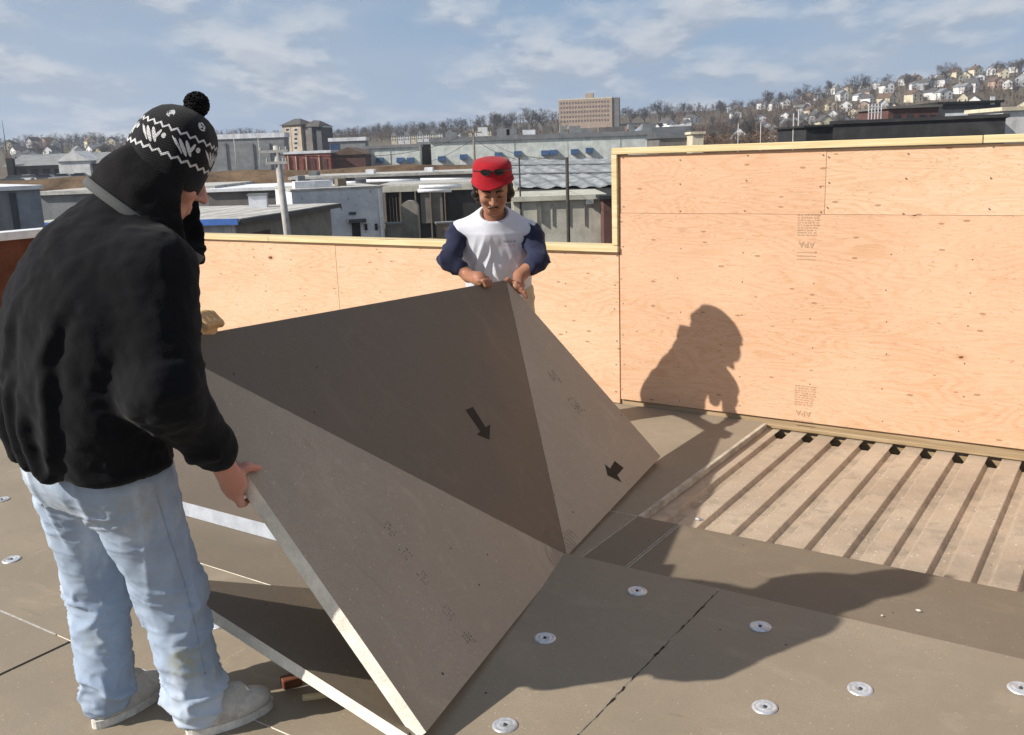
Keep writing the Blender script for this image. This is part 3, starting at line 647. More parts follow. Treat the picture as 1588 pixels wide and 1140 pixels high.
def m_denim():
    s = NT('light_denim'); v = s.obj(); a = s.noise(v, 6.0, 5, 0.6); w = s.noise(v, 700, 2, 0.6); col = (0.335, 0.415, 0.535)
    c = s.mix(s.rng(a, 0.3, 0.72), tuple(x * .84 for x in col), tuple(x * 1.12 for x in col)); c = s.mix(s.rng(w, 0.35, 0.7, 0.0, 0.35), c, tuple(x * .7 for x in col))
    c = s.mix(s.rng(s.noise(s.map(v, (1, 1, 0.45)), 7.0, 4, 0.6), 0.46, 0.70, 0.0, 0.8), c, (0.53, 0.60, 0.68)); c = s.mix(s.rng(s.noise(s.map(v, (1, 1, .6)), 4.0, 5, 0.7), 0.58, 0.74, 0.0, 0.5), c, (0.24, 0.31, 0.43))
    for (px, py, d), rad, k, cl in (((288, 1030, 2.44), .075, .75, (0.36, 0.37, 0.25)), ((95, 770, 2.42), .14, .5, (0.33, 0.345, 0.31)), ((210, 790, 2.36), .11, .45, (0.36, 0.36, 0.30)), ((150, 1000, 2.52), .08, .4, (0.40, 0.42, 0.38))):
        q = pt(px, py, d) - np.array([-1.10, 2.52, 0.0]); n = s.n('ShaderNodeVectorMath', operation='DISTANCE'); s.l(v, n.inputs[0]); n.inputs[1].default_value = tuple(q)
        m_ = s.math('MULTIPLY', s.rng(n.outputs['Value'], rad * .3, rad, 1.0, 0.0), s.rng(s.noise(v, 38, 5, 0.7), 0.40, 0.58, 0.0, k)); c = s.mix(m_, c, cl)
    s.bump(s.math('ADD', w, s.math('MULTIPLY', s.noise(v, 60, 3, 0.6), 0.8)), 0.2, 0.004); return s.done(c, 0.9, 0.2)
MAT['denim'] = m_denim()
MAT['stitch'] = simple('stitch', (0.30, 0.37, 0.475), 0.9, 0.1)
MAT['sneaker'] = m_cloth('grey_sneaker', (0.50, 0.48, 0.44), 0.22, 200, 0.8, 0.0, (0.22, 0.20, 0.17), None, 12, 0.25)
MAT['sole'] = simple('sole', (0.62, 0.60, 0.55), 0.7, 0.2, 14)
MAT['skin_fair'] = m_skin('skin_fair', (0.56, 0.29, 0.22), (0.58, 0.20, 0.16))
MAT['skin_brown'] = m_skin('skin_brown', (0.31, 0.148, 0.088), (0.34, 0.13, 0.08))
MAT['hair'] = simple('black_hair', (0.012, 0.009, 0.008), 0.5, 0.3, 60, 0.4, bump=0.5, bscale=200)
MAT['glove'] = m_cloth('leather_glove', (0.58, 0.37, 0.18), 0.2, 150, 0.7, 0, (0.26, 0.15, 0.07), None, 14, 0.3)
MAT['red_felt'] = m_cloth('red_felt', (0.33, 0.009, 0.017), 0.15, 420, 0.9, 0.1, None, None, 12, 0.2)
MAT['navy'] = m_cloth('navy_jersey', (0.022, 0.026, 0.055), 0.2, 420, 0.95, 0.08, None, None, 9, 0.2)
MAT['khaki'] = m_cloth('khaki_trousers', (0.50, 0.43, 0.34), 0.15, 500, 0.9)
MAT['lens'] = simple('dark_lens', (0.008, 0.008, 0.010), 0.12, 0.05, 20, 0.6)
MAT['eye_white'] = simple('eye_white', (0.55, 0.50, 0.46), 0.3, 0.05)
MAT['lash'] = simple('lash', (0.02, 0.012, 0.010), 0.6, 0.05)
def m_vest():
    s = NT('white_jersey'); v = s.obj(); a = s.noise(v, 6, 5, 0.6); w = s.noise(v, 500, 2, 0.6)
    c = s.mix(s.rng(a, 0.3, 0.72), (0.52, 0.54, 0.60), (0.63, 0.65, 0.71)); c = s.mix(s.rng(w, 0.35, 0.7, 0.0, 0.25), c, (0.5, 0.5, 0.55))
    x, y, z = s.sep(v)          # printed patch on the chest: grey block with two lines of print
    def win(q, lo, hi): return s.math('MULTIPLY', s.math('GREATER_THAN', q, lo), s.math('LESS_THAN', q, hi))
    box = s.math('MULTIPLY', s.math('MULTIPLY', win(x, 0.040, 0.118), win(z, 1.098, 1.155)), s.math('LESS_THAN', y, 0.0))
    c = s.mix(s.math('MULTIPLY', box, 0.30), c, (0.40, 0.40, 0.45))
    let = s.math('GREATER_THAN', s.noise(s.map(v, (1.0, 0.1, 0.35)), 190, 2, 0.6), 0.50)
    l1 = s.math('MULTIPLY', s.math('MULTIPLY', win(x, 0.044, 0.114), win(z, 1.108, 1.118)), let); l2 = s.math('MULTIPLY', s.math('MULTIPLY', win(x, 0.044, 0.114), win(z, 1.128, 1.144)), let)
    fr = s.math('LESS_THAN', y, 0.0)
    c = s.mix(s.math('MULTIPLY', s.math('MULTIPLY', l1, fr), 0.7), c, (0.45, 0.16, 0.17)); c = s.mix(s.math('MULTIPLY', s.math('MULTIPLY', l2, fr), 0.8), c, (0.22, 0.22, 0.26))
    s.bump(w, 0.15, 0.004); return s.done(c, 0.9, 0.2, 0, 0.05)
MAT['vest'] = m_vest()
def m_hat():
    s = NT('knit_hat'); v = s.obj(); x, y, z = s.sep(v)
    phi = s.math('DIVIDE', s.math('ARCTAN2', y, x), 2 * math.pi)
    tri = lambda n: s.math('PINGPONG', s.math('MULTIPLY', s.math('ADD', phi, 1.0), n), 0.5)
    zig = s.math('SUBTRACT', s.math('MULTIPLY', tri(26.0), 0.020), 0.005)
    def line(z0, w): return s.math('LESS_THAN', s.math('ABSOLUTE', s.math('SUBTRACT', s.math('SUBTRACT', z, zig), z0)), w)
    mask = s.math('MAXIMUM', line(0.026, 0.0034), line(0.092, 0.0030))
    sx = s.math('SUBTRACT', s.math('FRACT', s.math('MULTIPLY', s.math('ADD', phi, 1.03), 7.0)), 0.5)
    px_ = s.math('MULTIPLY', sx, 0.107); pz = s.math('SUBTRACT', z, 0.061)
    def ell_(cx, cz, a, b, th):
        ax = s.math('SUBTRACT', px_, cx); az = s.math('SUBTRACT', pz, cz); c_, s_ = math.cos(th), math.sin(th)
        e1 = s.math('DIVIDE', s.math('ADD', s.math('MULTIPLY', ax, c_), s.math('MULTIPLY', az, s_)), a); e2 = s.math('DIVIDE', s.math('SUBTRACT', s.math('MULTIPLY', az, c_), s.math('MULTIPLY', ax, s_)), b)
        return s.math('LESS_THAN', s.math('ADD', s.math('MULTIPLY', e1, e1), s.math('MULTIPLY', e2, e2)), 1.0)
    for e in ((-0.026, -0.004, 0.023, 0.0026, 2.40), (-0.013, -0.003, 0.025, 0.0052, 2.35), (0.003, 0.000, 0.022, 0.0055, 2.25), (0.014, 0.004, 0.015, 0.0045, 1.2), (0.032, 0.006, 0.0070, 0.0070, 0.0), (-0.038, 0.003, 0.018, 0.0022, 2.45)):
        mask = s.math('MAXIMUM', mask, ell_(*e))
    sx2 = s.math('SUBTRACT', s.math('FRACT', s.math('MULTIPLY', s.math('ADD', phi, 1.0), 6.0)), 0.5); fx = s.math('MULTIPLY', sx2, 0.085); fz = s.math('SUBTRACT', z, 0.128)
    fl = s.math('ADD', s.math('MULTIPLY', fx, fx), s.math('MULTIPLY', fz, fz)); fl = s.math('MULTIPLY', s.math('LESS_THAN', fl, 0.00011), s.math('GREATER_THAN', s.noise(v, 120, 2, 0.5), 0.46))
    mask = s.math('MAXIMUM', mask, fl)
    kn = s.math('MULTIPLY', s.math('SINE', s.math('MULTIPLY', phi, 2 * math.pi * 90)), s.math('SINE', s.math('MULTIPLY', z, 1250)))
    thr = s.noise(v, 260, 2, 0.6)
    mask = s.math('MULTIPLY', mask, s.rng(thr, 0.30, 0.5, 0.55, 1.0))
    c = s.mix(mask, s.mix(s.rng(thr, 0.3, 0.7), (0.004, 0.004, 0.005), (0.010, 0.010, 0.013)), (0.62, 0.62, 0.62))
    s.bump(s.math('ADD', kn, thr), 0.45, 0.003); return s.done(c, 0.95, 0.2, 0, 0.15)
MAT['knit'] = m_hat()

class Scaled:
    def __init__(s, S, k): s.S = S; s.k = k
    def ell(s, c, r, rot=None, k=.03, cut=False): s.S.ell(c, np.array(r) * s.k, rot, k, cut)
    def cap(s, a, b, ra, rb=None, k=.03, cut=False): s.S.cap(a, b, ra * s.k, None if rb is None else rb * s.k, k, cut)
def head_prims(S, c, A, k=0.012, sc=1.0):
    g = lambda x, y, z: np.array(c) + A @ (np.array([x, y, z]) * sc)
    S = Scaled(S, sc)
    S.ell(g(0, -.012, .03), (.076, .095, .092), A, k); S.ell(g(0, .020, -.030), (.063, .068, .086), A, .03); S.ell(g(0, .046, -.094), (.034, .030, .024), A, .03)
    S.cap(g(-.035, -.0, -.075), g(-.02, .045, -.095), .022, .018, .03); S.cap(g(.035, -.0, -.075), g(.02, .045, -.095), .022, .018, .03)
    S.cap(g(-.036, .078, .024), g(.036, .078, .024), .012, .012, .015); 
    for e in (-1, 1):
        S.ell(g(e * .031, .094, .004), (.019, .017, .012), A, .010, cut=True); S.ell(g(e * .042, .058, -.030), (.022, .024, .022), A, .02)
        S.ell(g(e * .031, .0765, .004), (.014, .0125, .011), A, .004)
        S.ell(g(e * .078, -.008, -.008), (.010, .021, .032), A, .008); S.ell(g(e * .013, .094, -.036), (.009, .010, .008), A, .006)
    S.cap(g(0, .084, .012), g(0, .109, -.033), .0085, .0125, .008); 
    S.cap(g(-.019, .082, -.066), g(.019, .082, -.066), .0075, .0075, .006); S.cap(g(-.016, .081, -.079), g(.016, .081, -.079), .0085, .0085, .006)
    S.cap(g(-.024, .094, -.0725), g(.024, .094, -.0725), .0028, .0028, .004, cut=True)
    return g

# ------------------------------------------------------------------ man in the knit hat
ML0 = np.array([-1.10, 2.52, 0.0])
ml = thing('person', 'man in black fleece, light jeans and patterned knit hat gripping the panel', 'person', ML0)
HB = np.array([0.67, 0.74, 0.0]); HB /= np.linalg.norm(HB); AB_ = axes(HB, (0.12, 0.05, 1.0)); RT = np.array([HB[1], -HB[0], 0])
HC = pt(260, 266, 2.58); HF = np.array([0.86, 0.34, -0.46]); AH = axes(HF, (0, 0, 1)); RSH, REL, RWR = np.array([-.885, 2.37, 1.355]), np.array([-.862, 2.295, 1.075]), np.array([-.800, 2.46, .852])
LSH, LEL = np.array([-1.20, 2.66, 1.36]), np.array([-1.17, 2.90, 1.13])
edge = (PE - PB) / np.linalg.norm(PE - PB); inw = (PA - PB) / np.linalg.norm(PA - PB)
def edge_at(P0, P1, px):                        # point of an edge seen at the picture column px
    best = None
    for t in np.linspace(0, 1, 400):
        p = P0 + (P1 - P0) * t; q = p - CAMP; x = 794 + F_PX * (q @ RGT) / (q @ FWD)
        if best is None or abs(x - px) < best[0]: best = (abs(x - px), p)
    return best[1]
Q = edge_at(PB, PE, 386); GL = edge_at(PE, PC, 330)
LWR = GL + np.array([-.06, -.03, .012])
S = SDF((-1.52, 2.20, 0.0), (-.62, 3.05, 1.80), 0.012)                        # trunk and limbs under the clothes
S.ell((-1.15, 2.48, .88), (.19, .13, .17), AB_, .05).ell((-1.09, 2.48, 1.2), (.19, .13, .22), AB_, .05)
S.chain([(-1.09, 2.48, 1.3), HC + np.array([-.06, -.03, -.10])], [.09, .055], .04)
S.chain([RSH, REL, RWR], [.06, .048, .034]); S.chain([LSH, LEL, LWR], [.06, .048, .034]); S.cap(RSH, LSH, .065)
S.chain([(-1.26, 2.57, .80), (-1.265, 2.655, .42), (-1.25, 2.57, .07)], [.085, .06, .045]); S.chain([(-1.05, 2.44, .80), (-.985, 2.545, .42), (-.955, 2.51, .07)], [.085, .06, .045])
trunk = S.extract()
S = SDF(HC - .17, HC + .17, 0.005); g = head_prims(S, HC, AH); S.cap(g(0, -.03, -.07), g(0, -.08, -.16), .055, .055, .03); head = S.extract()
S = SDF(Q - .17, Q + .17, 0.0036)                                              # right hand closing round the edge
def hand(S, wr, palm, knuck, tips, thumb, r=0.0095):
    S.chain([wr, palm], [.031, .036], .03)
    ka, kb = knuck; S.cap(palm, (ka + kb) / 2, .030, .022, .02)
    for i in range(4):
        t = i / 3; a = ka + (kb - ka) * t; S.cap(palm + (a - palm) * .25, a, .017, .0125, .012)
        b, c_ = tips[i]; S.chain([a, b, c_], [.0118, r, r * .88], .005)
    S.chain(thumb, [.019, .0135, .0105], .010)
pn = nrm
palm = Q - inw * .042 + edge * .012 - pn * .020
ka, kb = Q - inw * .030 + edge * .040 - pn * .052, Q - inw * .030 - edge * .042 - pn * .052
tips = []
for i in range(4):
    a = ka + (kb - ka) * i / 3; tips.append((a + inw * .034 - pn * .022, a + inw * .070 - pn * .010 + edge * .004))
hand(S, RWR, palm, (ka, kb), tips, [palm + edge * .018 + pn * .012, Q - inw * .004 + edge * .028 + pn * .020, Q + inw * .042 + edge * .012 + pn * .012])
S.cap(RWR - (palm - RWR) * .6, RWR, .033, .031, .02)
rh = S.extract()
parts = [(relax(v, f, 2), f) for v, f in (trunk,)] + [(relax(v, f, 1, .4), f) for v, f in (head, rh)]
link_mesh('body', np_mesh('body', parts, ML0, MAT['skin_fair']), ml)
# left hand in a leather glove over the top edge
S = SDF(GL - .16, GL + .16, 0.005); ec = (PC - PE) / np.linalg.norm(PC - PE); dn = -edge
pl = GL - pn * .030 + edge * .022
S.chain([LWR, pl], [.045, .042], .03)
for i in range(4):
    a = pl + ec * (.036 - .023 * i) + edge * (.030 - .004 * abs(i - 1.3)); S.chain([a, a + pn * .034 + edge * .012, a + pn * .046 - edge * .030], [.020, .0165, .0145], .007)
S.cap(pl, pl - ec * .02 - pn * .02 - edge * .05, .024, .015, .02)
v, f = S.extract(); link_mesh('glove', np_mesh('glove', [(relax(v, f, 2), f)], ML0, MAT['glove']), ml)
# fleece jacket
S = SDF((-1.62, 2.10, .68), (-.58, 3.10, 1.60), 0.009)
S.ell((-1.135, 2.485, .84), (.232, .170, .19), AB_, .06).ell((-1.142, 2.468, 1.02), (.262, .188, .24), AB_, .08).ell((-1.095, 2.475, 1.22), (.272, .200, .23), AB_, .08).ell((-1.035, 2.505, 1.375), (.235, .150, .12), AB_, .08)
S.cap((-1.06, 2.49, 1.35), (-1.00, 2.52, 1.43), .155, .140, .06)
S.chain([RSH + np.array([0, .02, 0]), REL, RWR + (REL - RWR) * .08], [.108, .088, .060], .05); S.chain([LSH, LEL, LWR + (LEL - LWR) * .12], [.11, .085, .060], .05)
S.below(pt(215, 726, 2.40), (0.12, -0.06, 1.0)); S.below(RWR + (REL - RWR) * .06, REL - RWR) if False else None
v, f = S.extract(); v = relax(v, f, 2); nn = normals(v, f)
q = v - np.array([-1.1, 2.48, 0]); ru = q @ RT; fu = q @ HB
back = np.clip((1.22 - v[:, 2]) / .25, 0, 1) * np.clip((v[:, 2] - .70) / .12, 0.2, 1)
fold = ridge(np.stack([ru * 11 + .35 * vnoise(v * 5, 4), fu * 11, v[:, 2] * 1.7], 1), 3)
arm = np.exp(-((v - REL) ** 2).sum(1) / .016); wr_ = ridge(np.stack([ru * 7, fu * 7, v[:, 2] * 21], 1), 9)
def crease(c, slope, w, a, z0, z1, off=0.0):
    x = ru - c - slope * (v[:, 2] - .95) - .012 * np.sin(v[:, 2] * 17 + off); m_ = np.clip((v[:, 2] - z0) / .06, 0, 1) * np.clip((z1 - v[:, 2]) / .12, 0, 1) * (fu < .10)
    return a * m_ * (np.exp(-(x / w) ** 2) - .6 * np.exp(-((x - 1.5 * w) / w) ** 2))
disp = .006 * back * np.clip(fold, -.2, 1) + .016 * arm * np.clip(wr_, 0, 1) ** 1.5 + .004 * vnoise(v * 26, 2) + .003 * vnoise(v * 60, 7)
for c_, sl_, w_, a_, z0_, z1_ in ((-.23, .10, .018, .014, .74, 1.22), (-.165, .16, .020, .018, .76, 1.20), (-.095, -.06, .022, .020, .74, 1.12), (-.02, .12, .018, .016, .78, 1.18), (.045, -.18, .020, .017, .76, 1.10), (.10, .22, .018, .014, .80, 1.25), (-.13, .45, .02, .012, 1.05, 1.36), (.0, .5, .02, .010, 1.1, 1.36)): disp = disp + crease(c_, sl_, w_, a_, z0_, z1_, c_ * 40)
under = np.exp(-((v[:, 2] - .80 - .25 * ru) / .016) ** 2) * .012 * (fu < .15); disp = disp + under
v = v + nn * disp[:, None]
link_mesh('jacket', np_mesh('jacket', [(relax(v, f, 1, .4), f)], ML0, MAT['fleece']), ml)
# stand-up collar, grey trim and scarf
p1, p2, p3 = pt(141, 283, 2.60), pt(222, 346, 2.415), pt(292, 392, 2.50)
n_ = np.cross(p2 - p1, p3 - p1); n_ /= np.linalg.norm(n_); n_ = n_ if n_[2] > 0 else -n_
aa, bb = p2 - p1, p3 - p1; cr = np.cross(aa, bb); cc = p1 + (np.cross(cr, aa) * (bb @ bb) + np.cross(bb, cr) * (aa @ aa)) / (2 * cr @ cr); rad = np.linalg.norm(p1 - cc)
e1 = (p1 - cc) / rad; e2 = np.cross(n_, e1)
m = MB(); K = 40; vv_ = []
for i in range(K):
    a = 2 * math.pi * i / K; d = e1 * math.cos(a) + e2 * math.sin(a)
    for j in range(6):
        b = 2 * math.pi * j / 6; vv_.append(cc + d * (rad - .001 + .005 * math.cos(b)) + n_ * .014 * math.sin(b) - ML0)
m.add(vv_, [(i * 6 + j, ((i + 1) % K) * 6 + j, ((i + 1) % K) * 6 + (j + 1) % 6, i * 6 + (j + 1) % 6) for i in range(K) for j in range(6)])
jk = [o for o in ml.children if o.name.startswith('jacket')][0]
m.obj('collar_trim', MAT['fleece_grey'], jk, True, True)
S = SDF((-1.30, 2.25, 1.25), (-.62, 2.90, 1.75), 0.008)
S.cap(cc, cc + n_ * .02, rad - .012, rad - .012, .02); S.below(cc + n_ * -.004, n_)
S.chain([cc + n_ * .03, HC + AH @ np.array([0, -.05, -.05])], [rad - .02, .098], .05)
S.cap(HC + AH @ np.array([0, .0, -.14]), pt(280, 372, 2.56), .060, .045, .03); S.cap(pt(280, 372, 2.56), pt(312, 404, 2.60), .036, .012, .02)
S.ell(HC + AH @ np.array([0, .105, -.070]), (.13, .085, .125), AH, .012, cut=True)
v, f = S.extract(); v = relax(v, f, 2); nn = normals(v, f); v = v + nn * (.004 * vnoise(v * 30, 5) + .004 * ridge(v * np.array([9, 9, 22]), 6))[:, None]
link_mesh('scarf', np_mesh('scarf', [(v, f)], ML0, MAT['scarf']), ml)
# knit hat with pompom
prof = [(.098, -.042), (.104, -.040), (.109, -.018), (.1125, .005), (.1135, .030), (.1125, .055), (.109, .080), (.102, .103), (.090, .124), (.073, .142), (.052, .154), (.028, .161), (.004, .163)]
m = MB(); m.lathe(prof, 96, 0, 1.04)
me = m.mesh('knit_hat', MAT['knit'], True); rn = random.Random(2)
for v_ in me.vertices:
    c_ = v_.co; k = .925 + .018 * math.sin(3 * math.atan2(c_.y, c_.x) + 9 * c_.z) + .012 * math.sin(7 * math.atan2(c_.y, c_.x) + 30 * c_.z); c_.x *= k; c_.y *= k; c_.y += .10 * max(0, c_.z) * 0.35
ho = link_mesh('knit_hat', me, ml); RM = Matrix([list(AH[0]), list(AH[1]), list(AH[2])]).to_4x4(); ho.matrix_local = Matrix.Translation(Vector(HC + AH @ np.array([0, -.008, .012]) - ML0)) @ RM
pm_ = MB(); rn = random.Random(8)
for i in range(900):
    z = rn.uniform(-1, 1); a = rn.uniform(0, 6.283); r_ = math.sqrt(1 - z * z); d = np.array([r_ * math.cos(a), r_ * math.sin(a), z]); L = .033 * rn.uniform(.88, 1.06); t = np.cross(d, [.3, .5, .8]); t /= np.linalg.norm(t); b = np.cross(d, t); w = .0035
    o = d * .012; pm_.add([o + t * w, o - t * .5 * w + b * w, o - t * .5 * w - b * w, d * L + t * w * .8, d * L - t * .4 * w + b * w * .8, d * L - t * .4 * w - b * w * .8], [(0, 1, 4, 3), (1, 2, 5, 4), (2, 0, 3, 5), (3, 4, 5)])
po = pm_.obj('pompom', MAT['scarf'], ho); po.location = (0, .014, .180)
# jeans
S = SDF((-1.56, 2.18, 0.0), (-.70, 2.95, .98), 0.0065)
S.ell((-1.150, 2.495, .83), (.205, .155, .14), AB_, .06)
S.chain([(-1.245, 2.575, .80), (-1.265, 2.655, .42), (-1.245, 2.585, .075)], [.122, .088, .076], .04); S.chain([(-1.055, 2.445, .80), (-1.000, 2.535, .42), (-.955, 2.525, .075)], [.122, .088, .081], .04)
S.below((0, 0, .035), (0, 0, 1)); v, f = S.extract(); v = relax(v, f, 2); nn = normals(v, f)
zc = v[:, 2]; knee = np.exp(-((zc - .36) / .13) ** 2) * .75 + np.exp(-((zc - .10) / .075) ** 2) * 1.25 + np.exp(-((zc - .70) / .12) ** 2) * .35
q = v - ML0; ru = q @ RT; fu = q @ HB
w1 = ridge(np.stack([ru * 6 + zc * 3, fu * 6, zc * 17], 1), 21); w2 = ridge(np.stack([ru * 9, fu * 9, zc * 24 + ru * 9], 1), 5); w3 = ridge(np.stack([ru * 13, fu * 13, zc * 2.2], 1), 8); w4 = ridge(np.stack([ru * 14 + zc * 9, fu * 14, zc * 36], 1), 17)
v = v + nn * (.017 * knee * (np.clip(w1, 0, 1) ** 3 - .25) + .013 * knee * (np.clip(w2, 0, 1) ** 4 - .15) + .006 * np.clip(knee, .3, 1) * np.clip(w4, 0, 1) ** 3 + .022 * np.clip(zc - .25, 0, .5) * np.clip(w3, 0, 1) ** 3 + .003 * vnoise(v * 24, 3))[:, None]
jn = link_mesh('jeans', np_mesh('jeans', [(relax(v, f, 1, .2), f)], ML0, MAT['denim']), ml)
m = MB(); m.tube([np.array(p) - ML0 for p in ((-.93, 2.455, .74), (-.905, 2.47, .60), (-.885, 2.49, .45), (-.872, 2.475, .30), (-.868, 2.46, .12))], .0035, 5)
from mathutils.bvhtree import BVHTree
jv = [tuple(c.co) for c in jn.data.vertices]; bvh = BVHTree.FromPolygons(jv, [tuple(p.vertices) for p in jn.data.polygons])
def on_jeans(px, py):
    h = bvh.ray_cast(Vector(CAMP - ML0), Vector(ray(px, py)).normalized()); return None if h[0] is None else np.array(h[0]) + np.array(h[1]) * .001
def stitched(path, r_=.0014, name='seam'):
    P_ = []
    for (x0, y0), (x1, y1) in zip(path[:-1], path[1:]):
        for t in np.linspace(0, 1, 14): 
            q = on_jeans(x0 + (x1 - x0) * t, y0 + (y1 - y0) * t)
            if q is not None and (not P_ or .002 < np.linalg.norm(q - P_[-1]) < .08): P_.append(q)
    if len(P_) > 3: m = MB(); m.tube(P_, r_, 5); m.obj(name, MAT['stitch'], jn, True)
stitched([(243, 768), (262, 830), (285, 900), (303, 970), (318, 1045)])
# sneakers
for hx, dx_ in (((-1.262, 2.535), (0.50, 0.86)), ((-.965, 2.475), (0.80, 0.60))):
    d = np.array([dx_[0], dx_[1], 0.0]); d /= np.linalg.norm(d); h0 = np.array([hx[0], hx[1], 0.0]); A_ = axes(d, (0, 0, 1)); S = SDF(h0 - .14 + d * .12, h0 + d * .12 + np.array([.24, .24, .2]), .006); S.lo = h0 + d * .12 - np.array([.26, .26, .03]); S.n = np.array([88, 88, 36]); S.f = np.full(S.n, .25, np.float32)
    S.ell(h0 + d * .07 + np.array([0, 0, .055]), (.046, .085, .062), A_, .02); S.ell(h0 + d * .150 + np.array([0, 0, .042]), (.050, .095, .042), A_, .04); S.ell(h0 + d * .05 + np.array([0, 0, .085]), (.036, .05, .040), A_, .03); S.ell(h0 + d * .125 + np.array([0, 0, .095]), (.026, .045, .022), A_, .02)
    S.below((0, 0, .012), (0, 0, 1)); v, f = S.extract(); sh = link_mesh('sneaker', np_mesh('sneaker', [(relax(v, f, 1), f)], ML0, MAT['sneaker']), ml)
    m = MB(); ring = []; K = 28
    for i in range(K):
        a = 2 * math.pi * i / K; y_ = math.sin(a); x_ = math.cos(a); w = .052 + .006 * y_; ring.append(h0 + d * (.116 + .134 * y_) + A_[:, 0] * w * x_ - ML0)
    m.add([p + np.array([0, 0, z]) for z in (.001, .026) for p in ring], [tuple(range(K - 1, -1, -1)), tuple(range(K, 2 * K))] + [(i, (i + 1) % K, K + (i + 1) % K, K + i) for i in range(K)]); m.obj('sole', MAT['sole'], sh)
    t0 = h0 + d * .135 + np.array([0, 0, .112]) - ML0; MB().add([t0 + A_[:, 0] * a + d * b + np.array([0, 0, c_]) for a, b, c_ in ((-.024, -.02, -.012), (.024, -.02, -.012), (.020, .040, -.028), (-.020, .040, -.028), (-.016, -.02, .000), (.016, -.02, .000), (.013, .032, -.012), (-.013, .032, -.012))], [(3, 2, 1, 0), (4, 5, 6, 7), (0, 1, 5, 4), (1, 2, 6, 5), (2, 3, 7, 6), (3, 0, 4, 7)]).obj('shoe_tongue', MAT['sole'], sh)

# ------------------------------------------------------------------ man in the red hat
HS = 1.13
MR0 = np.array([-.07, 5.400, 0.0])
mr = thing('person', 'man in red bucket hat and white sleeveless shirt over navy sleeves holding the panel corner', 'person', MR0)
def bent(v, core=False):                        # he stoops: hips set back, shoulders forward
    w = np.clip((.21 - np.abs(v[:, 0] + .07)) / .04, 0, 1) if core else 1.0
    v = v.copy(); v[:, 1] += w * (.36 * np.clip(1.18 - v[:, 2], 0, .42)); return v
RC = np.array([-.070, 5.285, 1.430]); RF = np.array([0.02, -.90, -.40]); AR = axes(RF, (0, 0, 1))      # columns: his right is -x
hl = edge_at(PE, PC, 746); hr_ = edge_at(PC, PA, 800)
WL, WR = pt(727, 428, 5.260), pt(806, 428, 5.240)
EL, ER = pt(696, 402, 5.300), pt(836, 402, 5.300); SL, SR = pt(709, 362, 5.400), pt(825, 362, 5.400)
S = SDF((-.50, 5.100, 0.0), (.36, 5.620, 1.36), 0.012)
S.ell((-.07, 5.400, 1.08), (.15, .10, .22), None, .05).ell((-.06, 5.400, .85), (.15, .11, .14), None, .05); S.cap(SL, SR, .055); S.chain([SL, EL, WL], [.05, .042, .03]); S.chain([SR, ER, WR], [.05, .042, .03])
S.chain([(-.16, 5.420, .80), (-.17, 5.400, .42), (-.17, 5.440, .07)], [.08, .058, .042]); S.chain([(.03, 5.420, .80), (.05, 5.400, .42), (.05, 5.440, .07)], [.08, .058, .042])
S.cap((-.07, 5.400, 1.2), RC + np.array([0, .03, -.06]), .06, .055, .03); trunk = S.extract()
S = SDF(RC - .19, RC + .19, 0.0042); g = head_prims(S, RC, AR, sc=HS); S.cap(g(0, -.03, -.06), g(0, -.09, -.15), .056, .058, .03); head = S.extract()
hands = []
for H_, Wp, Ep, dx_ in ((hl, WL, EL, 1), (hr_, WR, ER, -1)):
    S = SDF(np.minimum(H_, Ep) - .09, np.maximum(H_, Ep) + .09, 0.004)
    S.cap(Ep, Wp, .046, .031, .02); palm = H_ + np.array([-dx_ * .012, .050, .022]); 
    along_e = (PC - PE) / np.linalg.norm(PC - PE) if dx_ > 0 else (PA - PC) / np.linalg.norm(PA - PC)
    ka, kb = H_ + along_e * .036 + np.array([0, .020, .018]), H_ - along_e * .030 + np.array([0, .020, .018])
    inn = -edge
    tips = [(ka + (kb - ka) * i / 3 + inn * .018 + pn * .020, ka + (kb - ka) * i / 3 + inn * .046 + pn * .012) for i in range(4)]
    hand(S, Wp, palm, (ka, kb), tips, [palm + np.array([dx_ * .022, -.01, .0]), H_ + along_e * dx_ * .05 + np.array([dx_ * .008, .012, .020]), H_ + along_e * dx_ * .052 + np.array([dx_ * .026, -.014, .010])])
    hands.append(S.extract())
parts = [(bent(relax(trunk[0], trunk[1], 2), True), trunk[1])] + [(relax(v, f, 1, .35), f) for v, f in [head] + hands]
link_mesh('body', np_mesh('body', parts, MR0, MAT['skin_brown']), mr)
# hair, brows, moustache, eyes
gl_ = lambda x, y, z: RC + AR @ (np.array([x, y, z]) * HS)
S = SDF(RC - .21, RC + .21, .006); S.ell(gl_(0, -.030, .02), (.099, .104, .105), AR, .02)
for e in (-1, 1): S.chain([gl_(e * .078, .0, .03), gl_(e * .085, -.010, -.035), gl_(e * .076, -.030, -.080)], [.020, .020, .012], .02)
S.ell(gl_(0, .085, -.02), (.078, .084, .13), AR, .01, cut=True); v, f = S.extract(); v = relax(v, f, 1); v = v + normals(v, f) * (.006 * vnoise(v * 45, 1))[:, None]
link_mesh('hair', np_mesh('hair', [(v, f)], MR0, MAT['hair']), mr)
for e in (-1, 1):
    m = MB(); m.tube([gl_(e * .012, .0955, .022) - MR0, gl_(e * .030, .094, .028) - MR0, gl_(e * .050, .080, .022) - MR0], [.0045, .005, .003], 6); m.obj('eyebrow', MAT['hair'], mr, True)
    m = MB(); m.tube([gl_(e * .019, .0905, -.0035) - MR0, gl_(e * .031, .0915, -.006) - MR0, gl_(e * .044, .086, -.003) - MR0], [.0022, .0034, .002], 6); m.obj('eye', MAT['lash'], mr, True)
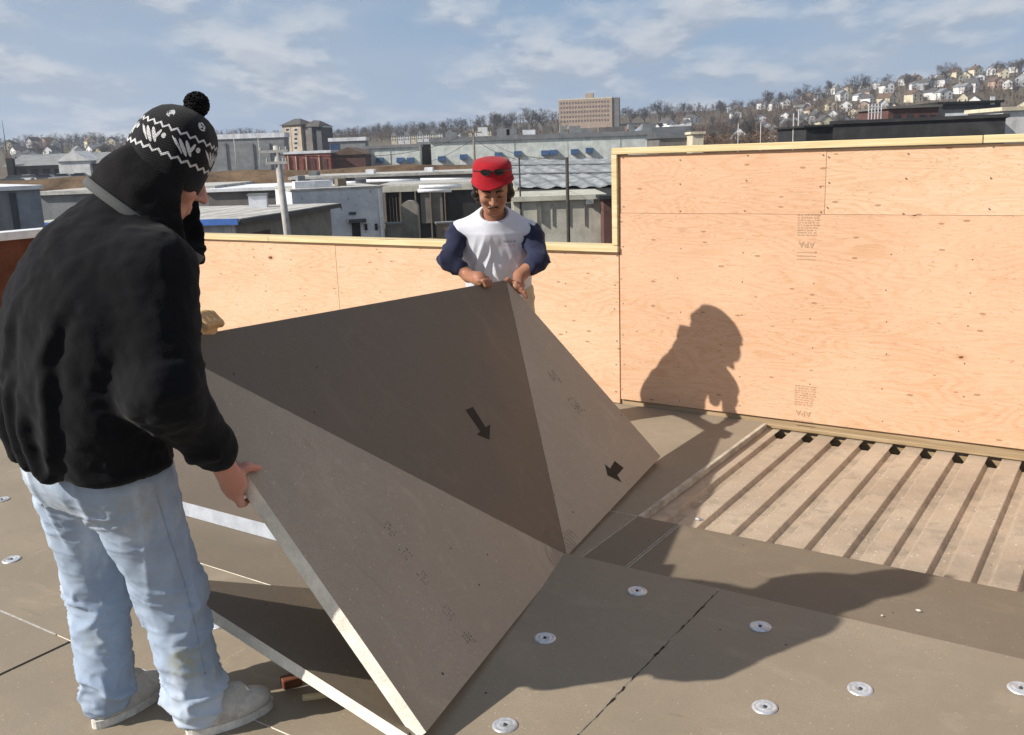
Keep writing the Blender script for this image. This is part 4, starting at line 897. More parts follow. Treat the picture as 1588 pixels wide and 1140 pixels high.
m = MB(); m.tube([gl_(-.027, .083, -.066) - MR0, gl_(-.014, .0925, -.057) - MR0, gl_(.014, .0925, -.057) - MR0, gl_(.027, .083, -.066) - MR0], [.0035, .0045, .0045, .0035], 6); m.obj('moustache', MAT['hair'], mr, True)
# bucket hat with sunglasses pushed up
m = MB(); m.lathe([(.112, -.014), (.117, -.020), (.119, -.022), (.117, -.016), (.111, .000), (.107, .014), (.1065, .030), (.105, .060), (.100, .086), (.087, .102), (.062, .110), (.030, .112), (.002, .1125)], 64, 0, 1.10)
me = m.mesh('bucket_hat', MAT['red_felt'], True)
for v_ in me.vertices:
    c_ = v_.co; a = math.atan2(c_.y, c_.x); r_ = math.hypot(c_.x, c_.y)
    if r_ > .108 and c_.z < .01: c_.z += .012 * math.sin(3 * a + 1.0) + (.030 if -0.9 < math.sin(a) < .9 and c_.x < 0 else 0) * math.exp(-((a - math.pi if a > 0 else a + math.pi) / .5) ** 2); 
    k = 1 + .020 * math.sin(2 * a + 20 * c_.z) + .012 * math.sin(5 * a + 3); c_.x *= k; c_.y *= k
bh = link_mesh('bucket_hat', me, mr); RM = Matrix([list(AR[0]), list(AR[1]), list(AR[2])]).to_4x4(); 
HU = axes((0.02, -.97, -.20), (0, 0, 1)); RMh = Matrix([list(HU[0]), list(HU[1]), list(HU[2])]).to_4x4(); bh.matrix_local = Matrix.Translation(Vector(gl_(0, -.006, .044) - MR0)) @ RMh
sd = bpy.data.objects.new('sunglasses', None); COL.objects.link(sd); sd.parent = bh; sd.location = (0, 0, 0)
for e in (-1, 1):
    m = MB(); P_ = []; K = 16
    for i in range(K):
        a = 6.283 * i / K; x_ = e * .036 + .030 * math.cos(a) * (1 + .10 * math.sin(a)); z_ = .062 + .017 * math.sin(a) - .10 * abs(x_) * .2; P_.append((x_, math.sqrt(max(.001, .119 ** 2 - x_ * x_)) + .0, z_))
    m.add(P_ + [(x_, y_ - .006, z_) for x_, y_, z_ in P_], [tuple(range(K)), tuple(range(2 * K - 1, K - 1, -1))] + [(i, K + i, K + (i + 1) % K, (i + 1) % K) for i in range(K)]); m.obj('lens', MAT['lens'], bh, False, True)
    m = MB(); m.tube([(e * .064, .100, .066), (e * .098, .055, .060), (e * .108, .0, .052)], .0025, 6); m.obj('temple_arm', MAT['lens'], bh)
m = MB(); m.tube([(-.010, .1185, .068), (0, .120, .070), (.010, .1185, .068)], .0028, 6); m.obj('nose_bridge', MAT['lens'], bh)
bpy.data.objects.remove(sd)
# navy sleeves, white sleeveless shirt, trousers, boots
S = SDF((-.50, 5.120, .82), (.36, 5.580, 1.34), .008)
S.chain([SL + np.array([.02, 0, .0]), EL, EL + (WL - EL) * .52], [.060, .051, .043], .03); S.chain([SR + np.array([-.02, 0, 0]), ER, ER + (WR - ER) * .42], [.060, .051, .043], .03); S.cap(SL, SR, .06, .06, .03)
v, f = S.extract(); v = relax(v, f, 2); v = v + normals(v, f) * (.012 * np.clip(ridge(np.stack([v[:, 0] * 12, v[:, 1] * 12, v[:, 2] * 26 + v[:, 0] * 14], 1), 4), 0, 1) ** 2 + .003 * vnoise(v * 30, 3))[:, None]
link_mesh('sleeves', np_mesh('sleeves', [(v, f)], MR0, MAT['navy']), mr)
S = SDF((-.50, 5.150, .70), (.36, 5.650, 1.38), .007)
S.ell((-.065, 5.400, 1.08), (.205, .125, .25), None, .06).ell((-.06, 5.400, .90), (.190, .135, .17), None, .06); S.ell((-.06, 5.400, .80), (.185, .135, .12), None, .05)
S.cap(SL + np.array([.024, .0, .006]), (-.07, 5.40, 1.225), .072, .080, .04); S.cap(SR + np.array([-.024, 0, .006]), (-.07, 5.40, 1.225), .072, .080, .04); S.cap((-.07, 5.390, 1.18), (-.07, 5.365, 1.262), .105, .085, .04)
S.ell((-.07, 5.325, 1.295), (.076, .085, .052), None, .012, cut=True); S.below((0, 0, .74), (0, 0, 1)); S.cap(SL + (EL - SL) * .16 + np.array([-.03, 0, 0]), EL + np.array([-.012, 0, 0]), .062, .058, .004, cut=True); S.cap(SR + (ER - SR) * .12 + np.array([.03, 0, 0]), ER + np.array([.012, 0, 0]), .062, .058, .004, cut=True)
v, f = S.extract(); v = relax(v, f, 2); nn = normals(v, f); xx = v[:, 0] + .07; zz_ = v[:, 2] - 1.05
d1 = ridge(np.stack([xx * 17 + zz_ * 6.5 * np.sign(xx + .02), v[:, 1] * 3, zz_ * 2.6], 1), 31); d2 = ridge(np.stack([xx * 26 - zz_ * 8, v[:, 1] * 5, zz_ * 4], 1), 14)
v = v + nn * ((.012 * np.clip(d1, -.3, 1) + .005 * np.clip(d2, -.3, 1)) * np.clip((1.20 - v[:, 2]) / .10, .12, 1) * np.clip((.165 - np.abs(v[:, 0] + .07)) / .05, .1, 1))[:, None]; v = bent(v); link_mesh('sleeveless_shirt', np_mesh('sleeveless_shirt', [(relax(v, f, 1, .4), f)], MR0, MAT['vest']), mr)
S = SDF((-.42, 5.150, 0), (.32, 5.700, .95), .011); S.ell((-.06, 5.400, .82), (.182, .135, .12), None, .05)
S.chain([(-.16, 5.410, .80), (-.17, 5.390, .42), (-.17, 5.430, .06)], [.105, .085, .075], .03); S.chain([(.04, 5.410, .80), (.05, 5.390, .42), (.05, 5.430, .06)], [.105, .085, .075], .03); S.below((0, 0, .04), (0, 0, 1))
v, f = S.extract(); v = relax(v, f, 2); v = v + normals(v, f) * (.008 * ridge(v * np.array([7, 7, 16]), 2))[:, None]; v = bent(v); link_mesh('trousers', np_mesh('trousers', [(v, f)], MR0, MAT['khaki']), mr)
for x_ in (-.17, .05):
    S = SDF((x_ - .09, 5.180, 0), (x_ + .09, 5.560, .16), .008); S.ell((x_, 5.420, .05), (.05, .08, .07), None, .02); S.ell((x_, 5.330, .04), (.052, .10, .045), None, .03); S.below((0, 0, .003), (0, 0, 1)); v, f = S.extract(); link_mesh('boot', np_mesh('boot', [(bent(v), f)], MR0, MAT['brown_board']), mr)
# ------------------------------------------------------------------ terrain
RP = [(-900, 26), (0, 28), (200, 30), (500, 33), (640, 36), (760, 40), (865, 42), (1000, 46), (1100, 48), (1180, 53), (1300, 64), (1400, 70), (1500, 76), (1588, 80), (2300, 90)]
BD = [(0, -7.0), (40, -7.0), (60, -6.2), (100, -5.0), (130, -4.2), (200, -2.0), (250, -1.2)]
def terr(x, y):
    d = math.hypot(x, y); az = math.atan2(x, y); az = max(-0.85, min(0.85, az)); px = 794 + 1517 * math.tan(az)
    if d <= 250: return float(np.interp(d, *zip(*BD)))
    r = float(np.interp(px, *zip(*RP))); t = min(1.0, (d - 250) / 450.0); o = -16.7 + (r + 16.7) * t ** 1.1; dd = d if d < 720 else 720 + (d - 720) * 0.15
    return 1.62 + o * dd / F_PX + 1.2 * math.sin(x * .021) * math.cos(y * .017) * min(1, (d - 250) / 150)
def m_ground():
    s = NT('winter_ground'); v = s.obj(); a = s.noise(v, 0.012, 6, 0.6); b = s.noise(v, 0.15, 5, 0.65); c = s.noise(v, 2.0, 4, 0.6)
    col = s.mix(s.rng(a, 0.35, 0.65), (0.085, 0.070, 0.055), (0.13, 0.115, 0.085)); col = s.mix(s.rng(b, 0.4, 0.7, 0, 0.7), col, (0.16, 0.125, 0.085)); col = s.mix(s.rng(c, 0.4, 0.7, 0, 0.4), col, (0.06, 0.05, 0.04))
    return s.done(col, 0.95, 0.1)
MAT['ground'] = m_ground()
m = MB(); AZ = np.radians(np.concatenate([np.arange(-180, -45, 6), np.arange(-45, 45, 1.25), np.arange(45, 180, 6)])); RD = [3, 15, 40, 60, 80, 100, 130, 160, 200, 250, 290, 330, 380, 430, 490, 550, 620, 700, 720, 900, 1300, 1900]
vs_ = [(r_ * math.sin(a), r_ * math.cos(a), terr(r_ * math.sin(a), r_ * math.cos(a))) for r_ in RD for a in AZ]; n = len(AZ)
m.add(vs_, [(j * n + i, j * n + (i + 1) % n, (j + 1) * n + (i + 1) % n, (j + 1) * n + i) for j in range(len(RD) - 1) for i in range(n)]); m.add([(RD[0] * math.sin(a), RD[0] * math.cos(a), -7) for a in AZ], [tuple(range(n))])
m.obj('ground', MAT['ground'], None, True, True, kind='structure')
# railway embankment of dry grass
MAT['dry_grass'] = simple('dry_grass', (0.135, 0.092, 0.058), 0.95, 0.3, 0.35, 0.1)
m = MB(); P_ = []
for i, px in enumerate(np.linspace(-500, 1000, 46)):
    q = pt(px, 250, 130); w = math.sin(i * 1.7) * .25; zt = 1.62 - (17 + 2 * math.sin(i * .9)) * 130 / F_PX
    for dy, z in ((-9, -6.0), (-4, zt - 1.3 + w), (-2, zt + w * .4), (5, zt + .1), (9, zt - 1.5), (16, -6.0)): P_.append((q[0] * (1 + dy / 130), 130 + dy, z))
m.add(P_, [(i * 6 + k, i * 6 + 6 + k, i * 6 + 7 + k, i * 6 + k + 1) for i in range(45) for k in range(5)]); m.obj('embankment', MAT['dry_grass'], None, True, True, kind='structure')

# ------------------------------------------------------------------ building kit
def cm(name, col, rough=0.85, var=0.14, scale=0.6, **kw):
    if name not in MAT: MAT[name] = simple(name, col, rough, var, scale, streak=True, **kw)
    return MAT[name]
cm('pale_green', (0.62, 0.66, 0.62)); cm('cap_grey', (0.20, 0.21, 0.22)); cm('dark_grey', (0.075, 0.08, 0.085)); cm('mid_grey', (0.22, 0.23, 0.235)); cm('white_wall', (0.66, 0.66, 0.65)); cm('white_roof', (0.70, 0.72, 0.75)); cm('tan_wall', (0.42, 0.35, 0.27)); cm('brown_grey', (0.15, 0.14, 0.13))
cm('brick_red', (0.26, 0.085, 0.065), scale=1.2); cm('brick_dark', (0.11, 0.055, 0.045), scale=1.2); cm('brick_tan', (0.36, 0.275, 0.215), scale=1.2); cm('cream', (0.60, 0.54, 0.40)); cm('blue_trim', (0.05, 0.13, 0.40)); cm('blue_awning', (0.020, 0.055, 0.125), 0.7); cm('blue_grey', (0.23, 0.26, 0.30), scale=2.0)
cm('glass_dark', (0.025, 0.03, 0.035), 0.15, 0.1); cm('door_dark', (0.03, 0.03, 0.032)); cm('tar_black', (0.022, 0.022, 0.024), scale=1.0); cm('olive_shade', (0.24, 0.225, 0.19), scale=1.5); cm('pole_wood', (0.19, 0.155, 0.12), scale=4); cm('pole_dark', (0.045, 0.038, 0.032), scale=4); cm('pole_pale', (0.42, 0.41, 0.39), scale=4); cm('wire', (0.03, 0.03, 0.03))
cm('shingle', (0.085, 0.080, 0.078)); cm('shingle_brown', (0.13, 0.085, 0.06)); cm('pale_panel', (0.46, 0.45, 0.38), scale=1.0); cm('yellow_wall', (0.56, 0.52, 0.38)); cm('pink_wall', (0.48, 0.34, 0.27)); cm('grey_wall', (0.36, 0.38, 0.40))
def m_streak(name, a_, b_, sc=(0.25, 2.0, 1.0), k=1.0):
    s = NT(name); v = s.obj(); n1 = s.noise(s.map(v, sc), k, 6, 0.65, 0.4); n2 = s.noise(v, 3.0, 4, 0.6)
    c = s.mix(s.rng(n1, 0.36, 0.64), a_, b_); c = s.mix(s.rng(n2, 0.45, 0.7, 0, 0.4), c, tuple(x * .6 for x in a_)); s.bump(n1, 0.5, 0.15); MAT[name] = s.done(c, 0.8, 0.25)
m_streak('old_roof', (0.30, 0.29, 0.265), (0.58, 0.57, 0.54)); m_streak('membrane', (0.19, 0.205, 0.21), (0.36, 0.38, 0.39), (0.5, 0.35, 1.0), 1.4)
def m_peel():
    s = NT('peeling_paint'); v = s.obj(); n1 = s.noise(v, 0.9, 6, 0.7); n2 = s.noise(v, 2.6, 5, 0.7); c = s.mix(s.rng(n1, 0.4, 0.65), (0.52, 0.54, 0.57), (0.66, 0.68, 0.70))
    c = s.mix(s.rng(n2, 0.60, 0.66), c, (0.10, 0.10, 0.115)); s.bump(n2, 0.3, 0.05); MAT['peel'] = s.done(c, 0.9, 0.2)
m_peel()
class Bld:
    """a building whose front runs from P0 to P1; local x along the front, y into the depth, z up from its base"""
    def __init__(s, name, label, cat, px0, px1, ytop, d0, d1=None, depth=12.0, wall='white_wall', roof='cap_grey', style='flat', rise=2.5, over=0.3, group=None, ytop1=None, thick=0.4):
        d1 = d0 if d1 is None else d1; P0, P1 = pt(px0, ytop, d0), pt(px1, ytop if ytop1 is None else ytop1, d1)
        top = max(P0[2], P1[2]) if ytop1 is not None else (P0[2] + P1[2]) / 2; s.dir = (P1 - P0)[:2]; s.L = float(np.linalg.norm(s.dir)); s.dir = s.dir / s.L; s.rot = math.atan2(s.dir[1], s.dir[0])
        bk = np.array([-s.dir[1], s.dir[0]]); zb = min(terr(*P0[:2]), terr(*P1[:2]), terr(*(P0[:2] + bk * depth)), terr(*(P1[:2] + bk * depth))) - 0.4
        s.o = np.array([P0[0], P0[1], zb]); s.H = top - zb; s.depth = depth; s.t = thing(name, label, cat, s.o, s.rot, group); s.bk = np.array([bk[0], bk[1], 0])
        L, D_, H = s.L, depth, s.H
        s.wall = MB().box(0, L, 0, D_, 0, H).obj('wall', MAT[wall], s.t)
        m = MB(); e = over
        if style == 'flat': m.box(-e, L + e, -e, D_ + e, H + .003, H + thick)
        elif style == 'gable_x':
            m.add([(-e, -e, H), (L + e, -e, H), (L + e, D_ + e, H), (-e, D_ + e, H), (-e, D_ / 2, H + rise), (L + e, D_ / 2, H + rise)], [(0, 1, 5, 4), (2, 3, 4, 5), (0, 4, 3), (1, 2, 5), (3, 2, 1, 0)])
        elif style == 'gable_y':
            m.add([(-e, -e, H), (L + e, -e, H), (L + e, D_ + e, H), (-e, D_ + e, H), (L / 2, -e, H + rise), (L / 2, D_ + e, H + rise)], [(0, 4, 5, 3), (1, 2, 5, 4), (0, 1, 4), (2, 3, 5), (3, 2, 1, 0)])
        elif style == 'hip':
            k = min(L, D_) * .5; m.add([(-e, -e, H), (L + e, -e, H), (L + e, D_ + e, H), (-e, D_ + e, H), (k * .9, D_ / 2, H + rise), (L - k * .9, D_ / 2, H + rise)], [(0, 1, 5, 4), (2, 3, 4, 5), (0, 4, 3), (1, 2, 5), (3, 2, 1, 0)])
        s.roof = m.obj('roof', MAT[roof], s.t, False, True)
    def loc(s, px, py):                          # where a sight line meets the front plane
        v = ray(px, py); t = ((s.o - CAMP) @ s.bk) / (v @ s.bk); q = CAMP + v * t - s.o; return float(q[0] * s.dir[0] + q[1] * s.dir[1]), float(q[2])
    def rect(s, name, px0, px1, py0, py1, mat, proud=0.06, parent=None, back=0.0):
        x0, z1 = s.loc(px0, py0); x1, z0 = s.loc(px1, py1); return MB().box(x0, x1, -proud, 0.05 - back, max(z0, 0.02), z1).obj(name, MAT[mat], parent or s.t)
    def box(s, name, x0, x1, y0, y1, z0, z1, mat, parent=None): return MB().box(x0, x1, y0, y1, z0, z1).obj(name, MAT[mat], parent or s.t)
    def win(s, px0, px1, py0, py1, frame='white_wall'):
        w = s.rect('window', px0, px1, py0, py1, frame, .05); x0, z1 = s.loc(px0, py0); x1, z0 = s.loc(px1, py1); b = min(x1 - x0, z1 - z0) * .12
        MB().box(x0 + b, x1 - b, -.07, -.02, max(z0, 0) + b, z1 - b).obj('pane', MAT['glass_dark'], w); return w

# ---- near buildings
b = Bld('building', 'blue grey metal building with pale roof edge at far left', 'building', -90, 62, 297, 36, 38, 9, 'blue_grey', 'white_roof', 'flat', thick=.16, over=.12)
for px in (-30, 24): b.rect('panel_seam', px, px + 1.5, 299, 380, 'dark_grey', .04)
for px in (-60, -6, 55): b.rect('wall_panel', px, px + 26, 303, 372, 'mid_grey', .025) if px < 0 else None
# low gabled building with blue fascia: nearest corner at column 365
N = pt(365, 345, 46); A1 = pt(512, 320, 58)
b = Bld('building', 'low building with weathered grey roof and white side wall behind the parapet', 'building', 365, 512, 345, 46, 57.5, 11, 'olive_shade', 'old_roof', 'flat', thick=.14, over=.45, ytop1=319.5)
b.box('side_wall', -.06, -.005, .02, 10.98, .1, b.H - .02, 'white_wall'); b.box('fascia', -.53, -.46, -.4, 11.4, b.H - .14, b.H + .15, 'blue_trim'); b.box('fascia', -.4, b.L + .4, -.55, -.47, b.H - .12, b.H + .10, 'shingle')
b.box('downpipe', -.16, -.07, .2, .32, .3, b.H - .1, 'white_wall'); b.rect('door', 392, 420, 361, 380, 'brick_dark', .05)
w = Bld('building', 'painted white brick building with peeling walls beside the yard', 'building', 452, 592, 297, 64, 66, 10, 'peel', 'old_roof', 'flat', thick=.12, over=.08, ytop1=291)
w.rect('door', 545, 560, 343, 372, 'door_dark', .06); w.rect('door_awning', 538, 566, 340, 344, 'dark_grey', .5)
for px in (565, 581): w.win(px, px + 5, 347, 357, 'dark_grey')
w.rect('pipe', 589, 591, 293, 372, 'white_wall', .12); w.rect('wall_vent', 541, 552, 329, 333, 'dark_grey', .1)
for i, (a, c, z, mt) in enumerate(((.5, 3.0, .45, 'white_roof'), (3.6, 4.2, .5, 'pole_wood'), (1.0, 1.5, .8, 'cap_grey'))): w.box('roof_unit', a, c, 2 + i, 3.4 + i, w.H + .12, w.H + .12 + z, mt)
# open shed and yard
y1 = Bld('shed', 'dark open storage shed in the yard behind the red hatted man', 'shed', 596, 742, 291, 84, 84, 9, 'tar_black', 'old_roof', 'flat', thick=.25, over=.4, ytop1=287)
for px in (598, 622, 645, 668, 690): y1.rect('post', px, px + 2.5, 292, 372, 'pole_wood', .5)
y1.rect('fascia', 594, 744, 289, 293, 'pale_panel', .52)
for px in range(604, 624, 5): y1.rect('gate_board', px, px + 3.5, 306, 352, 'pole_wood', .3)
y1.rect('inner_panel', 652, 688, 300, 345, 'brown_grey', .25)
for i, (x0, x1, py, d, lab) in enumerate(((536, 560, 284, 92, 'short white pipe section on roof left of the yard'), (566, 652, 281, 92, 'long white pipe lying across the roofs behind the yard'), (652, 742, 279, 96, 'white pipe behind the red hatted man at left'), (650, 716, 290, 80, 'lower pale pipe on the shed roof edge'), (648, 700, 296, 80, 'lowest pale pipe on the shed'))):
    a, c = pt(x0, py, d), pt(x1, py - 1, d); m = MB(); m.tube([a - a, c - a], .16, 8); o = m.obj('pipe', MAT['white_roof'], None, True); o.location = tuple(a); setp(o, lab, 'pipe', 'pipes on the yard roofs'); 
    for f_ in (.15, .85):
        q = a + (c - a) * f_; 
a = pt(637, 347, 72); zt = pt(637, 311, 72)[2]; t = thing('covered_load', 'round topped grey brown covered load standing in the yard', 'covered load', (a[0], a[1], terr(a[0], a[1]))); hgt = zt - terr(a[0], a[1])
m = MB(); K = 12; ar = [(-.62, 0), (-.62, hgt - .5)] + [(-.62 * math.cos(i * math.pi / K), hgt - .5 + .5 * math.sin(i * math.pi / K)) for i in range(1, K)] + [(.62, hgt - .5), (.62, 0)]; n = len(ar)
m.add([(x_, y_, z_) for y_ in (-.6, .8) for x_, z_ in ar], [tuple(range(n)), tuple(range(2 * n - 1, n - 1, -1))] + [(i, n + i, n + i + 1, i + 1) for i in range(n - 1)]); m.obj('cover', MAT['olive_shade'], t, False, True)
# building with grey membrane roof (slopes up away from us) and its lean-to
f0, f1 = pt(798, 293, 70), pt(975, 290, 70); g0, g1 = pt(790, 249, 112), pt(975, 246, 112); zb = -6.6
t = thing('building', 'pale building with wrinkled grey membrane roof right of the red hatted man', 'building', (f0[0], f0[1], zb)); o3 = np.array([f0[0], f0[1], zb])
m = MB(); c8 = [f0, f1, g1, g0]; m.add([np.array([p[0], p[1], zb]) - o3 for p in c8] + [p - o3 - np.array([0, 0, .05]) for p in c8], [(3, 2, 1, 0), (4, 5, 6, 7), (0, 1, 5, 4), (1, 2, 6, 5), (2, 3, 7, 6), (3, 0, 4, 7)]); m.obj('wall', MAT['pale_panel'], t)
m = MB(); NX, NY = 60, 40; rn = random.Random(4)
for j in range(NY + 1):
    for i in range(NX + 1):
        a_, b_ = i / NX, j / NY; p = f0 * (1 - a_) * (1 - b_) + f1 * a_ * (1 - b_) + g1 * a_ * b_ + g0 * (1 - a_) * b_; m.v.append(tuple(p - o3 + np.array([0, -.5 * (1 - b_), .06 + rn.uniform(0, .05) + .07 * math.sin(a_ * 40 + b_ * 25) + .05 * math.sin(a_ * 17 - b_ * 60)])))
m.f = [(j * (NX + 1) + i, j * (NX + 1) + i + 1, (j + 1) * (NX + 1) + i + 1, (j + 1) * (NX + 1) + i) for j in range(NY) for i in range(NX)]; m.m = [0] * len(m.f); rf = m.obj('roof', MAT['membrane'], t, True)
for j in (0.33, 0.66):
    m = MB(); a, c = f0 + (g0 - f0) * j, f1 + (g1 - f1) * j; m.tube([a - o3 + np.array([0, 0, .22]), c - o3 + np.array([0, 0, .22])], .09, 5); m.obj('roof_batten', MAT['cap_grey'], rf)
L_ = Bld('building', 'low pale block annex in front of the membrane roof', 'building', 796, 934, 313, 60, 60, 7.5, 'pale_panel', 'pale_panel', 'flat', thick=.3, over=.25, ytop1=310)
for px in (832, 856, 881, 906): L_.rect('pilaster', px, px + 1.6, 316, 350, 'olive_shade', .08)
L_.rect('downpipe', 838, 839.5, 300, 346, 'olive_shade', .2); L_.rect('wall_unit', 909, 920, 309, 316, 'cap_grey', .4); L_.rect('roof_strip', 884, 946, 303, 307, 'dark_grey', .1)
t = Bld('shed', 'narrow reddish brown shed beside the end post of the tall wall', 'shed', 936, 975, 308, 58, 58, 5, 'brick_dark', 'tar_black', 'flat', thick=.2)

b = Bld('building', 'long low grey gravel roof in front of the embankment', 'building', 452, 742, 279, 104, 104, 12, 'brown_grey', 'old_roof', 'flat', thick=.3, over=.3, ytop1=274)
for px in (470, 561, 655): b.box('roof_unit', *(lambda x: (x, x + .9))(b.loc(px, 276)[0]), 3, 5, b.H + .3, b.H + .75, 'white_roof' if px % 2 else 'cap_grey')
b = Bld('building', 'long low building with white roof edge left of the pale pole', 'building', 322, 446, 299, 78, 78, 12, 'brown_grey', 'white_roof', 'flat', thick=.25, over=.3, ytop1=294)
b = Bld('building', 'low flat building with pale roof behind the left shoulder', 'building', 62, 330, 303, 80, 80, 12, 'mid_grey', 'old_roof', 'flat', thick=.3, over=.3, ytop1=296)
# yard and roof clutter in front of the embankment
cl = random.Random(5)
for i_, (px, py, d_, w_, h_, mt, lab) in enumerate(((500, 283, 74, 1.6, .5, 'white_roof', 'white roof hatch on the peeling building, left'), (560, 284, 74, .8, .9, 'cap_grey', 'grey roof vent on the peeling building, right'), (700, 352, 70, 2.2, 1.0, 'pole_wood', 'wooden crate in the yard by the navy sleeve'), (612, 352, 70, 1.2, .8, 'brown_grey', 'brown crate at the left end of the yard'), (400, 306, 56, 1.0, .35, 'white_roof', 'low white vent on the weathered grey roof'), (850, 288, 76, 1.2, .4, 'white_roof', 'white skylight at the foot of the membrane roof'), (925, 306, 64, .9, .6, 'cap_grey', 'grey roof unit on the pale annex'))):
    q = pt(px, py, d_); t = thing('roof_box' if py < 320 else 'crate', lab, 'roof unit' if py < 320 else 'crate', (q[0], q[1], q[2] - h_ * .5), cl.uniform(-.3, .3)); b_ = MB().box(-w_ / 2, w_ / 2, -.4, .4, -.6 if py < 320 else -2.0, h_ * .8).obj('casing', MAT[mt], t); MB().box(-w_ / 2 - .06, w_ / 2 + .06, -.46, .46, h_ * .8 + .002, h_ * .8 + .10).obj('lid', MAT['cap_grey'], t)
# ---- across the embankment
AWL = 'blue awning building'
def awning(b, px, py, w=12.0, h=7.0):
    x0, z1 = b.loc(px - w / 2, py - h / 2); x1, z0 = b.loc(px + w / 2, py + h / 2); m = MB()
    m.add([(x0, 0, z1), (x1, 0, z1), (x1, -1.3, z0), (x0, -1.3, z0), (x0, 0, z0), (x1, 0, z0)], [(0, 1, 2, 3), (0, 3, 4), (1, 5, 2), (3, 2, 5, 4)]); o = m.obj('awning', MAT['blue_awning'], b.t, False, True)
    MB().box(x0 + .2, x1 - .2, -.05, .03, z0 - 1.3, z0 + .2).obj('loading_door', MAT['white_roof'], o)
b = Bld('warehouse', 'short pale warehouse with three blue awnings left of a dark gap', 'warehouse', 568, 650, 233, 196, 196, 30, 'pale_green', 'cap_grey', 'flat', ytop1=228, thick=.5)
for px in (589, 621, 637): awning(b, px, 248)
b.rect('panel_joint', 606, 606.8, 234, 262, 'mid_grey', .05); b.rect('pilaster', 568, 576, 231, 266, 'brown_grey', .3)
b = Bld('building', 'dark recessed loading bay between the two pale warehouses', 'building', 648, 668, 224, 202, 202, 20, 'tar_black', 'cap_grey', 'flat', thick=.5)
b = Bld('warehouse', 'long pale green warehouse with a row of blue awnings', 'warehouse', 668, 1022, 224, 194, 194, 34, 'pale_green', 'cap_grey', 'flat', ytop1=209, thick=.9)
for px, py in ((685, 246), (719, 243), (773, 240), (803, 238), (845, 237), (858, 236), (891, 235), (914, 233)): awning(b, px, py)
for px in (735, 798, 880, 962): b.rect('panel_joint', px, px + 1.0, 214, 262, 'mid_grey', .05)
b.rect('cornice', 668, 1022, 219, 222, 'mid_grey', .15) if False else None
rn = random.Random(21)
for px in (690, 716, 741, 771, 786, 812, 842, 870, 884, 902, 931, 953, 978, 1000):
    x0, _ = b.loc(px, 220); h_ = rn.uniform(.8, 2.0); b.box('roof_unit', x0, x0 + rn.uniform(.8, 3.0), 3, 5.5, b.H + .92, b.H + .9 + h_, rn.choice(['cap_grey', 'white_roof', 'mid_grey', 'brown_grey', 'white_wall']))
b = Bld('pavilion', 'small pavilion with pale blue hipped roof above the warehouse', 'pavilion', 990, 1013, 203, 240, 240, 6, 'white_wall', 'blue_grey', 'hip', rise=1.8, over=.5)
b = Bld('building', 'dark grey roofed building at the right end of the warehouse', 'building', 1022, 1076, 216, 165, 165, 14, 'brown_grey', 'dark_grey', 'gable_x', rise=2.0, ytop1=213)
b = Bld('building', 'white flat box building above the dark grey roof', 'building', 1040, 1070, 196, 230, 230, 10, 'cream', 'white_roof', 'flat'); b = Bld('building', 'small white wall end beside the dark grey roof', 'building', 1074, 1091, 208, 160, 160, 5, 'cream', 'cream', 'flat')
b = Bld('warehouse', 'large grey warehouse with white roof band behind the knit hat', 'warehouse', 318, 440, 217, 270, 270, 6, 'mid_grey', 'white_roof', 'flat', thick=1.3, ytop1=213)
for px in (350, 392, 418): b.rect('pilaster', px, px + 1.5, 222, 262, 'cap_grey', .3)
t = Bld('apartment_tower', 'tall tan and grey apartment tower with dark hipped roofs', 'apartment building', 437, 466, 194, 300, 296, 6, 'tan_wall', 'shingle', 'hip', rise=1.9, over=.7)
for px in (446, 459):
    for r_ in range(7): t.win(px - 3, px + 3, 199 + r_ * 7, 203.5 + r_ * 7)
t.rect('stair_slot', 450.5, 454.5, 196, 250, 'brown_grey', .05)
x1_, _ = t.loc(466, 200); t.box('side_wing', t.L + .01, t.L + 3.4, 1.0, 6, 0, t.H - .6, 'brown_grey'); t.box('side_wing', t.L + 3.42, t.L + 6.2, 2.0, 7, 0, t.H - 1.0, 'dark_grey')
mm = MB(); mm.add([(t.L - .3, .6, t.H - .6), (t.L + 6.6, .6, t.H - .9), (t.L + 6.6, 7.4, t.H - .9), (t.L - .3, 7.4, t.H - .6), (t.L + 1.8, 4, t.H + 1.2), (t.L + 4.2, 4, t.H + 1.0)], [(0, 1, 5, 4), (2, 3, 4, 5), (0, 4, 3), (1, 2, 5), (3, 2, 1, 0)]); mm.obj('roof', MAT['shingle'], t.t, False, True)
b = Bld('building', 'low red brick building with white pilasters below the tower', 'building', 441, 512, 243, 186, 186, 16, 'brick_red', 'white_roof', 'flat', thick=.5, over=.15, ytop1=237)
for px in (446, 458, 474, 494): b.rect('pilaster', px, px + 3.2, 241, 266, 'cream', .25)
for px in (463, 481, 499): b.rect('doorway', px, px + 9, 246, 266, 'brick_dark' if px > 480 else 'brick_red', .1)
b = Bld('building', 'dark brick building with red gable left of the pale warehouse', 'building', 512, 566, 240, 188, 188, 14, 'brick_dark', 'shingle_brown', 'gable_y', rise=1.4)
b = Bld('building', 'white roofed building with blue front right of the tower', 'building', 511, 566, 221, 250, 250, 6, 'mid_grey', 'white_roof', 'flat', thick=.9, ytop1=218); b.rect('blue_front', 512, 527, 223, 240, 'blue_awning', .1)
b = Bld('strip_mall', 'long dark grey shop building with white gabled entrance at left', 'shop building', 12, 148, 256, 190, 190, 16, 'brown_grey', 'mid_grey', 'gable_x', rise=2.2, over=.8)
